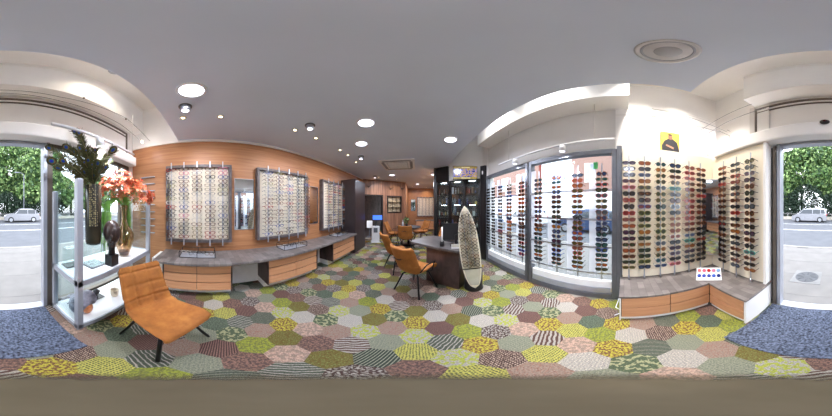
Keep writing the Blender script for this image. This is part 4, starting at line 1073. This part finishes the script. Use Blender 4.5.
# ------------------------------------------------------------------ black glass cabinets with television
ca=Vector((.70,4.33)); cb_=Vector((1.76,3.36)); cdv=(cb_-ca); cl=cdv.length; ang=math.atan2(cdv.y,cdv.x)
def CP(u,v):  # u along the front, v depth away from the room
    d=cdv.normalized(); n=Vector((-d.y,d.x)); p=ca+d*u+n*v; return p
bayw=cl/3
rnd=random.Random(17)
goods=[mat('goods_%d'%i,c,.4) for i,c in enumerate([(200,200,206),(40,40,46),(186,160,60),(120,44,40),(90,100,124),(170,172,166),(60,76,120),(110,84,60)])]
gn=['white','black','yellow','red','grey-blue','cream','blue','tan']
bn=['left','middle','right']; sn=['lowest','second','third','fourth','top']
for i in range(3):
    o=CP(i*bayw+.005,0); hgt=2.36 if i<2 else 2.36
    c=thing('glass_cabinet','black lit glass-fronted display cabinet, '+bn[i]+' of the three below the television','cabinet',(o.x,o.y,0),ang,'black glass cabinets under the television')
    wv=bayw-.01; dp=.07
    MB().box(0,.025,0,dp,0,hgt).box(wv-.025,wv,0,dp,0,hgt).box(.025,wv-.025,dp-.01,dp,0,hgt).box(.025,wv-.025,0,dp-.01,hgt-.05,hgt).box(.025,wv-.025,0,dp-.01,0,.6).build('carcass',M['black'],c)
    for k in range(5):
        MB().box(.025,wv-.025,.002,dp-.01,.75+k*.33-.15+.0,.76+k*.33-.15).build('shelf',M['blackm'],c)
    dr_=MB().box(.012,wv-.012,-.014,-.008,.62,hgt-.02).build('door',M['glassg'],c); MB().box(.012,.032,-.022,-.014,.62,hgt-.02).box(wv-.032,wv-.012,-.022,-.014,.62,hgt-.02).build('door_rail',M['black'],dr_)
    MB().box(wv*.3,wv*.7,.01,.04,hgt-.056,hgt-.051).build('light_strip',emis('cabinet_glow_%d'%i,(235,242,255),26),c)
    MB().box(wv*.3,wv*.7,.01,.04,1.584,1.589).build('light_strip',emis('cabinet_glow_low_%d'%i,(235,242,255),18),c)
    for k in range(5):
        x=.05
        while x<wv-.10:
            g=rnd.randrange(8); w_=rnd.uniform(.04,.075); h_=rnd.uniform(.06,.22); z=.61+k*.33
            T=Matrix.Translation(Vector((o.x,o.y,0)))@Matrix.Rotation(ang,4,'Z')
            kind=rnd.choice(['box','bottle'])
            mb=MB()
            if kind=='box': mb.box(-w_/2,w_/2,-.018,.018,0,h_)
            else: mb.lathe([(0,0),(w_*.28,0),(w_*.28,h_*.6),(w_*.12,h_*.75),(w_*.12,h_),(0,h_)],n=10)
            ob=mb.build({'box':'product_box','bottle':'bottle'}[kind],goods[g]); p=T@Vector((x+w_/2,.03,z)); ob.location=p; ob.rotation_euler=(0,0,ang)
            pos=['at the left end','left of centre','at the centre','right of centre','at the right end'][min(4,int((x-.05)/(wv-.15)*5))]
            tag(ob,f'{gn[g]} {"box" if kind=="box" else "bottle"} {pos} of the {sn[k]} shelf, {bn[i]} glass cabinet',{'box':'box','bottle':'bottle'}[kind],'goods in the black glass cabinets')
            x+=w_+rnd.uniform(.015,.05)
fil=thing('black_column','black boxed column rising to the ceiling left of the television','column',(.85,4.35,0))
MB().prism([(.64,4.38),(.70,4.33),(1.00,4.055),(1.05,4.12),(.75,4.50),(.64,4.50)],lambda a,b,d:Vector((a,b,d)),2.365,ZC-.002).build('upper_box',M['black'],fil,world=True)
MB().box(.60,.695,4.36,4.50,0,ZC-.002).build('side_panel',M['black'],fil,world=True)
sp=thing('tall_black_panel','tall black end panel between the television and the shop window','panel',(1.8,3.3,0))
MB().prism([(1.775,3.36),(1.74,3.30),(1.81,3.16),(1.866,3.16),(1.866,3.36)],lambda a,b,d:Vector((a,b,d)),0,2.72).build('panel',M['black'],sp,world=True,bevel=.004)
MB().box(1.755,1.775,3.20,3.24,2.45,2.56).build('switch',M['plastic'],sp,world=True)
tv=thing('television','wall television showing a yellow and blue stadium picture above the cabinets','television',(1.30,3.34,2.28),R(-21))
MB().box(-.33,.33,-.03,.03,0,.39).build('housing',M['black'],tv,bevel=.005)
MB().tube([(0,.03,.2),(0,.16,.15),(0.05,.33,.1)],.02,8).build('bracket',M['blackm'],tv)
def tvm():
    m,t,b=nt('television_picture'); v=coords(t,(7,1,9)); n=t.nodes.new('ShaderNodeTexNoise'); n.inputs['Scale'].default_value=2.2; b.inputs['Roughness'].default_value=.15; n.inputs['Detail'].default_value=4
    t.links.new(v,n.inputs['Vector']); r=ramp(t,[(.34,(10,12,30)),(.44,(40,70,170)),(.5,(150,120,170)),(.56,(190,160,40)),(.66,(60,20,60))]); t.links.new(n.outputs['Fac'],r.inputs['Fac'])
    b.inputs['Base Color'].default_value=(.02,.02,.02,1); t.links.new(r.outputs['Color'],b.inputs['Emission Color']); b.inputs['Emission Strength'].default_value=.75; return m
MB().box(-.315,.315,-.033,-.030,.07,.31).build('screen',tvm(),tv); MB().box(-.315,.315,-.033,-.030,.31,.375).box(-.315,.315,-.033,-.030,.012,.07).build('screen_banner',emis('banner_yellow',(110,92,20),.35),tv)
MB().box(-.10,.12,-.035,-.033,.335,.35).build('caption',emis('banner_text',(210,200,150),.3),tv); MB().box(-.1,.14,-.035,-.033,.03,.045).build('caption',bpy.data.materials['banner_text'],tv)

# ------------------------------------------------------------------ rear of the shop
ks=thing('kiosk','white floor-standing kiosk with a blue tilted touchscreen in front of the doorway','kiosk',(-1.72,5.45,0),R(20))
MB().box(-.17,.17,-.12,.12,0,.72).build('column',M['plastic'],ks,bevel=.02); MB().box(-.2,.2,-.16,.16,0,.04).build('foot',M['plastic'],ks); MB().box(-.08,.08,-.124,-.12,.45,.65).build('slot',M['alu'],ks)
MB().tube([(0,0,.72),(.05,0,1.02)],.03,10).build('neck',M['black'],ks)
T=Matrix.Translation(Vector((.08,0,1.08)))@Matrix.Rotation(R(-25),4,'X')
MB().box(-.22,.22,-.02,.02,-.12,.12,T=T).build('screen_housing',M['black'],ks); MB().box(-.20,.20,-.024,-.02,-.10,.10,T=T).build('screen',M['screenb'],ks)
mc=thing('white_machine','white and grey instrument on a stand inside the dark doorway','instrument',(-2.3,6.3,0),R(20)); MB().box(-.14,.14,-.14,.14,.5,.85).build('housing',M['plastic'],mc,bevel=.02); MB().box(-.03,.03,-.03,.03,0,.5).box(-.15,.15,-.15,.15,0,.04).build('stand',M['alu'],mc)
# framed window in the plank wall
w3=bpy.data.objects.new('window_3',None); COL.objects.link(w3); w3.location=(0,0,0); struct(w3,'black-framed inner window with shelves in the plank wall')
mb=MB(); seg(mb,.537,.560,1.25,2.12,.015,-.1); seg(mb,.873,.896,1.25,2.12,.015,-.1); seg(mb,.56,.873,2.06,2.12,.015,-.1); seg(mb,.56,.873,1.25,1.31,.015,-.1)
for z in (1.52,1.78): seg(mb,.56,.873,z,z+.02,.0,-.1)
for s_ in (.66,.77): seg(mb,s_,s_+.008,1.31,2.06,.0,-.02)
mb.build('window_frame',M['black'],w3,world=True)
mb=MB(); seg(mb,.56,.873,1.31,2.06,-.1,-.11); mb.build('shelf_back',mat('niche_back',(176,160,130),.5,var=.25,scale=14),w3,world=True)
# antlers
for i,(s_,z) in enumerate(((.12,2.5),(.62,2.45),(.90,2.5))):
    o=FW(s_,.01,z); an=thing('antlers','small mounted antlers high on the plank wall, '+['above the doorway','above the left of the inner window','above the right end of the inner window'][i],'antlers',o,math.atan2(Dv.y,Dv.x),'antlers on the plank wall')
    MB().ball((0,0,0),(.03,.03,.045),10,8).build('mount',M['darkwood'],an)
    for s in (-1,1):
        MB().tube([(0,-.02,.02),(s*.08,-.05,.05),(s*.17,-.06,.14)],[.012,.010,.003],6).tube([(s*.08,-.05,.05),(s*.09,-.06,.15)],[.008,.002],6).tube([(s*.05,-.04,.04),(s*.10,-.05,-.05)],[.007,.002],6).build('antler',mat('antler_horn',(70,50,40)),an)
# round table
rt=thing('round_table','round black table ringed by orange chairs at the rear','table',(-.30,5.3,0)); MB().lathe([(0,.72),(.48,.72),(.5,.74),(.48,.76),(0,.76)],n=40).build('table_top',mat('table_black',(30,28,30),.6),rt); MB().cyl((0,0),.05,.03,.72,16).build('pedestal',M['blackm'],rt); MB().lathe([(0,0),(.28,0),(.27,.02),(.06,.04),(0,.04)],n=28).build('base',M['blackm'],rt)
pt=thing('potted_plant','small plant in a dark pot on the round table','plant',(-.38,5.2,.76)); MB().lathe([(0,0),(.045,0),(.06,.12),(.05,.12),(0,.1)],n=16).build('pot',M['black'],pt); mb=MB(); leaves(mb,(0,0,.25),(.1,.1,.14),160,.035,3,77,.1); mb.build('leaves',LEAF,pt)
bt2=MB().lathe([(0,0),(.035,0),(.035,.16),(.012,.2),(.012,.26),(0,.26)],n=14).build('bottle',goods[0]); bt2.location=(-.52,5.25,.76); tag(bt2,'white bottle on the round table beside the plant','bottle')
# far board and counter
b=thing('eyeglass_display_board','far dark-framed cream board of eyeglasses on the end wall','display board',(.68,9.2,.92)); x0,x1=.07,1.27
MB().box(x0+.05,x1-.05,9.15,9.199,.97,2.20).build('backboard',M['boardwhite'],b,world=True)
MB().box(x0,x0+.05,9.08,9.199,.92,2.25).box(x1-.05,x1,9.08,9.199,.92,2.25).box(x0+.05,x1-.05,9.08,9.199,.92,.97).box(x0+.05,x1-.05,9.08,9.199,2.2,2.25).build('frame',M['grayframe'],b,world=True)
mb=MB()
for k in range(5):
    x=x0+.14+k*.23; MB().box(x-.009,x+.009,9.07,9.08,.9,2.28).build('rod',M['alulight'],b,world=True)
far=MB()
for k in range(5):
    for r in range(14):
        x=x0+.14+k*.23; g,*_=front_mb('rect',False,n=8); k0=len(far.v)
        far.v+=[(x+v[0]*1.1,9.045-v[1],2.12-r*.08+v[2]*1.1) for v in g.v]; far.f+=[tuple(q+k0 for q in f_) for f_ in g.f]; far.m+=g.m; far.s+=g.s
tag(far.build('eyeglasses',FRM['tort']),'rows of eyeglasses on the far board on the end wall','eyeglasses',None,'stuff')
u=thing('drawer_cabinet','oak drawer cabinet with dark top under the far eyeglass board','drawer cabinet',(.68,8.95,0),0); MB().box(.0,1.36,8.72,9.19,.06,.64).build('body',M['oakd'],u,world=True); MB().box(-.04,1.40,8.68,9.195,.64,.69).build('top',M['slate'],u,world=True)
for c in range(2):
    for r in range(3): MB().box(.01+c*.68,.01+c*.68+.66,8.70,8.719,.08+r*.187,.08+r*.187+.18).build('drawer',M['oakf'],u,world=True)
m=thing('wall_mirror','small wall mirror left of the far eyeglass board','mirror',(-.2,9.2,1.2)); MB().box(-.36,-.04,9.185,9.199,1.3,2.1).build('backing',M['alu'],m,world=True); MB().box(-.34,-.06,9.178,9.185,1.32,2.08).build('glass',M['mirror'],m,world=True)

# ------------------------------------------------------------------ ceiling fixtures
DL=[(191.3,90.4,.25),(366,122.8,.25),(361.5,143.6,.25),(450.5,139.5,.25),(392,175,.24),(434,174.5,.24),(417.6,184,.2)]
dlw=['above the front eyeglass board','largest in the middle of the ceiling','between the middle downlight and the air conditioner','nearest the right beam','left of the rear ceiling beyond the air conditioner','rear one near the television','farthest towards the end wall']
for i,(px,py,dm) in enumerate(DL):
    x,y=at_z(px,py,ZC)
    if y>9: x,y=x*.95,8.6
    d=thing('downlight','round white recessed downlight, '+dlw[i],'ceiling light',(x,y,ZC),0,'round ceiling downlights')
    MB().lathe([(dm*.44,.0),(dm*.44,-.012),(dm*.5,-.014),(dm*.54,-.004),(dm*.54,0)],n=32).build('trim_ring',M['plastic'],d)
    MB().lathe([(0,-.010),(dm*.3,-.010),(dm*.44,-.006),(dm*.44,-.002),(0,-.002)],n=32).build('diffuser',M['bulb'],d)
    area('downlight_lamp',(0,0,-.03),26,dm*.8,parent=d)
CANS=[(185.3,108.5),(310,127),(361,157.7),(375,177)]
cw=['above the front eyeglass board','above the middle eyeglass board','above the rear eyeglass board','beyond the air conditioner near the plank wall']
for i,(px,py) in enumerate(CANS):
    x,y=at_z(px,py,ZC-.04)
    d=thing('ceiling_spot','chrome swivel ceiling spotlight, '+cw[i],'spotlight',(x,y,ZC),0,'chrome swivel ceiling spotlights')
    MB().lathe([(0,0),(.075,0),(.075,-.012),(.06,-.014),(0,-.014)],n=28).build('mounting_ring',M['alu'],d)
    MB().lathe([(.055,-.012),(.058,-.07),(.05,-.082),(.0,-.082)],n=28).build('can',M['steel'],d)
    MB().lathe([(0,-.083),(.04,-.083),(.04,-.0835)],n=20).build('glow_disc',M['bulb'],d)
    tg=(XL,y+.1,1.6) if i<3 else (-1.6,6.2,1.3)
    spot('spot_lamp',(0,0,-.1),tg,16,120,1,(255,240,220),d)
SM=[(183,117.8),(220.6,116.6),(295,130),(316,138),(348,155),(356,162),(340,150)]
sw=['front-most of the pair over the front board','rear of the pair over the front board','front of the pair over the middle board','rear of the pair over the middle board','front of the group over the rear board','last in the group over the rear board','first in the group over the rear board']
SMc=[]
for i,(px,py) in enumerate(SM):
    x,y=at_z(px,py,ZC)
    d=thing('halogen_spot','tiny recessed halogen spot, '+sw[i],'spotlight',(x,y,ZC),0,'tiny halogen ceiling spots')
    MB().lathe([(.025,0),(.028,-.010),(.04,-.008),(.042,0)],n=20).build('ring',mat('brass_ring',(190,180,150),.3,.6),d)
    MB().lathe([(0,-.004),(.025,-.004),(.025,0)],n=16).build('bulb',M['halo'],d)
    spot('halogen_lamp',(0,0,-.02),(XL,y,2.2),6,70,1,(255,214,165),d)
for (x,y,tg_,pw_,l_) in ((.7,8.6,(.7,9.2,2.0),30,'above the far eyeglass board'),(-1.6,5.55,(-1.7,6.2,1.9),22,'before the plank wall over the kiosk'),(-.9,6.1,(-1.0,6.7,1.9),22,'before the plank wall over the round table'),(-.2,8.4,(-.3,9.2,1.6),20,'left end of the far room')):  # spots added to brighten the plank wall and the far room
    d=thing('halogen_spot','added tiny halogen spot '+l_,'spotlight',(x,y,ZC),0,'tiny halogen ceiling spots'); MB().lathe([(.025,0),(.028,-.010),(.04,-.008),(.042,0)],n=20).build('ring',M['alulight'],d); MB().lathe([(0,-.004),(.025,-.004),(.025,0)],n=16).build('bulb',M['halo'],d); spot('halogen_lamp',(0,0,-.02),tg_,pw_,95,1,(255,222,170),d)
x,y=at_z(116,71,ZH); d=thing('halogen_spot','round recessed halogen spot in the high cream ceiling by the front window','spotlight',(x,y,ZH),0,'tiny halogen ceiling spots')
MB().lathe([(.05,0),(.055,-.012),(.085,-.01),(.09,0)],n=24).build('ring',M['alulight'],d); MB().lathe([(0,-.004),(.05,-.004),(.05,0)],n=16).build('bulb',M['halo'],d)
spot('halogen_lamp',(0,0,-.03),(x,y+.1,0),45,130,1,(255,238,214),d)
x,y=at_z(668,51.5,ZC); sk=thing('ceiling_speaker','round white ceiling speaker with concentric rings near the long cream board','speaker',(x,y,ZC))
MB().lathe([(.14,0),(.145,-.006),(.13,-.010),(.12,-.004),(.105,-.004),(.095,-.009),(0.062,-.009)],n=48).build('trim_ring',mat('speaker_trim',(214,214,218),.6),sk); MB().lathe([(0,-.014),(.058,-.014),(.062,-.009)],n=36).build('grille',mat('speaker_grille',(176,178,184),.6),sk); MB().lathe([(.119,-.0045),(.119,-.006),(.106,-.006),(.106,-.0045)],n=48).build('shadow_gap',M['alulight'],sk)
ac=thing('air_conditioner','square white ceiling air-conditioning cassette with louvres','air conditioner',(-.54,3.98,ZC))
MB().box(-.5,.5,-.5,.5,-.03,0).build('panel',M['plastic'],ac,bevel=.01)
MB().box(-.3,.3,-.3,.3,-.038,-.03).build('grille_frame',mat('ac_grey',(190,190,192)),ac)
mb=MB()
for k in range(11): mb.box(-.28,.28,-.275+k*.052,-.25+k*.052,-.046,-.038)
mb.build('grille',M['plastic'],ac)
for (x0,x1,y0,y1) in ((-.4,.4,-.44,-.36),(-.4,.4,.36,.44),(-.44,-.36,-.34,.34),(.36,.44,-.34,.34)): MB().box(x0,x1,y0,y1,-.034,-.031).build('louvre',mat('louvre_dark',(140,142,146)),ac)
# light rails
def rail(name,label,p0,p1,spots_,hang,tgt):
    p0=Vector(p0); p1=Vector(p1); r=thing(name,label,'light rail',(p0+p1)/2); c=(p0+p1)/2
    MB().tube([p0-c,p1-c],.018,10).build('rail',M['plastic'],r)
    for t_ in hang: 
        q=p0.lerp(p1,t_)-c; MB().tube([q,q+Vector((0,0,3.24-c.z))],.005,6).build('drop_rod',M['shutter'],r)
    for t_ in spots_:
        q=p0.lerp(p1,t_); dr=(Vector(tgt(q))-q).normalized(); hd_=MB().tube([q-c+Vector((0,0,.0)),q-c+Vector((0,0,-.05))],.01,6).build('arm',M['plastic'],r)
        s0=q-c+Vector((0,0,-.06)); MB().tube([s0-dr*.05,s0+dr*.05],[.04,.055],18).build('lamp_head',M['plastic'],r)
        MB().tube([s0+dr*.049,s0+dr*.053],[.038,.038],16).build('lamp_glow',M['bulb'],r)
        spot('rail_lamp',tuple(s0+dr*.07),tgt(q),90,140,1,(240,242,255),r)
rail('light_rail','white light rail with two spotlights hanging before the right shop window',(1.70,.12,2.48),(1.70,2.35,2.48),(.33,.77),(.12,.85),lambda q:(1.86,q.y+.2,1.0))
rail('light_rail','white light rail with one spotlight above the peacock feathers',(-1.75,-1.10,2.38),(-.45,-1.10,2.38),(.55,),(.03,),lambda q:(-1.5,-1.3,.9))
# thin cables and rods of the cable light in the corner
cw_=thing('cable_light','pair of thin steel cables stretched high across the corner with small lamps','cable light',(1.2,-.9,3.0))
def wire(P,r=.004,n='cable',m='steel'):
    MB().tube(P,r,5).build(n,mat('cable_grey_'+n,(110,108,106),.4,.3),cw_,world=True)
def at_d(px,py,x=None,y=None):
    a,e=ray(px,py)
    d=(x/sin(a)) if x is not None else (y/cos(a)); return Vector((d*sin(a),d*cos(a),H+d*tan(e)))
wire([at_d(652,109,x=1.6),at_d(700,121,x=1.6),at_d(727,132,x=1.5)]); wire([at_d(652,116,x=1.6),at_d(695,126,x=1.6),at_d(719.5,132,x=1.5)])
wire([at_d(697.5,132.5,y=-1.15),at_d(715,121,y=-1.25),at_d(752,104,y=-1.4)]); wire([at_d(706,135,y=-1.15),at_d(725,123,y=-1.25),at_d(766,108,y=-1.4)])
wire([at_d(697.5,132.5,y=-1.15),at_d(708,156,y=-1.2)],.003,'drop'); wire([at_d(706,135,y=-1.15),at_d(711,150,y=-1.2)],.003,'drop')
wire([at_d(727,130,x=1.5),at_d(737,134,x=1.5),at_d(737,138,x=1.5)],.004,'lamp_arm'); wire([at_d(719,131,x=1.5),at_d(730,136,x=1.5),at_d(729,140,x=1.5)],.004,'lamp_arm')
def bulb(parent,p,power):
    q=p-parent.matrix_basis.translation
    power*=.36
    MB().lathe([(0,.03),(.012,.03),(.022,-.01),(.0,-.012)],n=14).build('lamp_bulb',M['halo'],parent,loc=tuple(q))
    l=bpy.data.lights.new('cable_lamp','POINT'); l.energy=power; l.color=lin((250,246,255))[:3]; l.shadow_soft_size=.02
    o=bpy.data.objects.new('cable_lamp',l); COL.objects.link(o); o.parent=parent; o.location=q+Vector((0,0,-.05))
bulb(cw_,at_d(737,138,x=1.5)+Vector((0,0,-.02)),30); bulb(cw_,at_d(729,140,x=1.5)+Vector((0,0,-.02)),30)
for i_,q_ in enumerate(((1.28,-.22),(1.28,-.80),(1.28,-.50),(1.28,.9),(1.28,2.1))):  # unseen spots added to brighten the white wall, cream boards and window side
    hs_=thing('halogen_spot','added unseen halogen spot in high ceiling, '+['above the long board near the window','above the long board near the entrance','in the middle above the long board','above the right shop window','above the far end of the right shop window'][i_],'spotlight',(q_[0],q_[1],ZH),0,'tiny halogen ceiling spots')
    MB().lathe([(.05,0),(.055,-.012),(.085,-.01),(.09,0)],n=24).build('ring',M['alulight'],hs_); MB().lathe([(0,-.004),(.05,-.004),(.05,0)],n=16).build('bulb',M['halo'],hs_)
    tg_=[(1.80,-.15,1.1),(1.80,-.80,1.1),(1.25,-1.42,1.1),(1.85,1.0,2.6),(1.85,2.3,2.6),(-.1,-1.3,0)][i_]
    spot('added_washer_lamp',(0,0,-.03),tg_,[170,190,100,80,80,20][i_],[75,75,60,110,110,90][i_],1,(255,248,240),hs_,.05)
cw2=thing('cable_light','pair of thin cables under the front beam above the peacock feathers','cable light',(-1.6,-1.2,3.0))
for P in ([at_d(0,90,y=-1.27),at_d(60,97,y=-1.27),at_d(126,118,y=-1.27),at_d(150,141,y=-1.1)],[at_d(0,93,y=-1.27),at_d(60,101,y=-1.27),at_d(120,124,y=-1.27),at_d(142,142,y=-1.1)]):
    MB().tube(P,.004,5).build('cable',mat('cable_dark',(100,96,92),.4,.3),cw2,world=True)
bulb(cw2,at_d(142,142,y=-1.1),9);  # bulb added on the cables to brighten the high front ceiling
MB().ball(at_d(84,98,y=-1.27),.018,8,6).build('clamp',M['bronze'],cw2,world=True); MB().ball(at_d(126,119,y=-1.27),.02,8,6).build('clamp',M['bronze'],cw2,world=True)

# ------------------------------------------------------------------ entrance mat and nadir blur disc
em_=MB().box(-.54,.74,-1.53,-.69,0,.012).build('entrance_mat',mat('blue_grey_pile',(72,78,92),1,var=.5,scale=55,spec=.1),center=True,bevel=.004); tag(em_,'dark blue-grey rectangular mat inside the entrance','door mat')
def taupe():
    m,t,b=nt('nadir_blur_taupe'); c=t.nodes.new('ShaderNodeTexCoord'); l=t.nodes.new('ShaderNodeVectorMath'); l.operation='LENGTH'; t.links.new(c.outputs['Object'],l.inputs[0])
    n=t.nodes.new('ShaderNodeTexNoise'); n.inputs['Scale'].default_value=5; t.links.new(c.outputs['Object'],n.inputs['Vector'])
    ad=t.nodes.new('ShaderNodeMath'); ad.operation='MULTIPLY_ADD'; ad.inputs[1].default_value=.12; t.links.new(n.outputs['Fac'],ad.inputs[0]); t.links.new(l.outputs['Value'],ad.inputs[2])
    r=t.nodes.new('ShaderNodeMapRange'); r.inputs['From Min'].default_value=.46; r.inputs['From Max'].default_value=.56; r.inputs['To Min'].default_value=1; r.inputs['To Max'].default_value=0; t.links.new(ad.outputs[0],r.inputs['Value']); t.links.new(r.outputs['Result'],b.inputs['Alpha'])
    r2=ramp(t,[(.3,(88,80,64)),(.7,(94,86,70))]); t.links.new(n.outputs['Fac'],r2.inputs['Fac']); t.links.new(r2.outputs['Color'],b.inputs['Base Color']); b.inputs['Roughness'].default_value=1; b.inputs['Specular IOR Level'].default_value=.1; return m
mb=MB().lathe([(0,.006),(.50,.004),(.52,.0005)],n=64); o=mb.build('nadir_blur_disc',taupe()); o.location=(0,0,.001); tag(o,'round soft-edged taupe disc imitating the blurred patch below the camera','blur disc')  # disc added to imitate the nadir blur; no mat lies here
cb2=MB().tube([(1.79,.05,.35),(1.72,.06,.12),(1.60,.10,.008),(1.5,.0,.008),(1.42,.10,.008)],.006,6).build('power_cable',M['plastic']); tag(cb2,'white cable dropping from the window post to the carpet','cable')
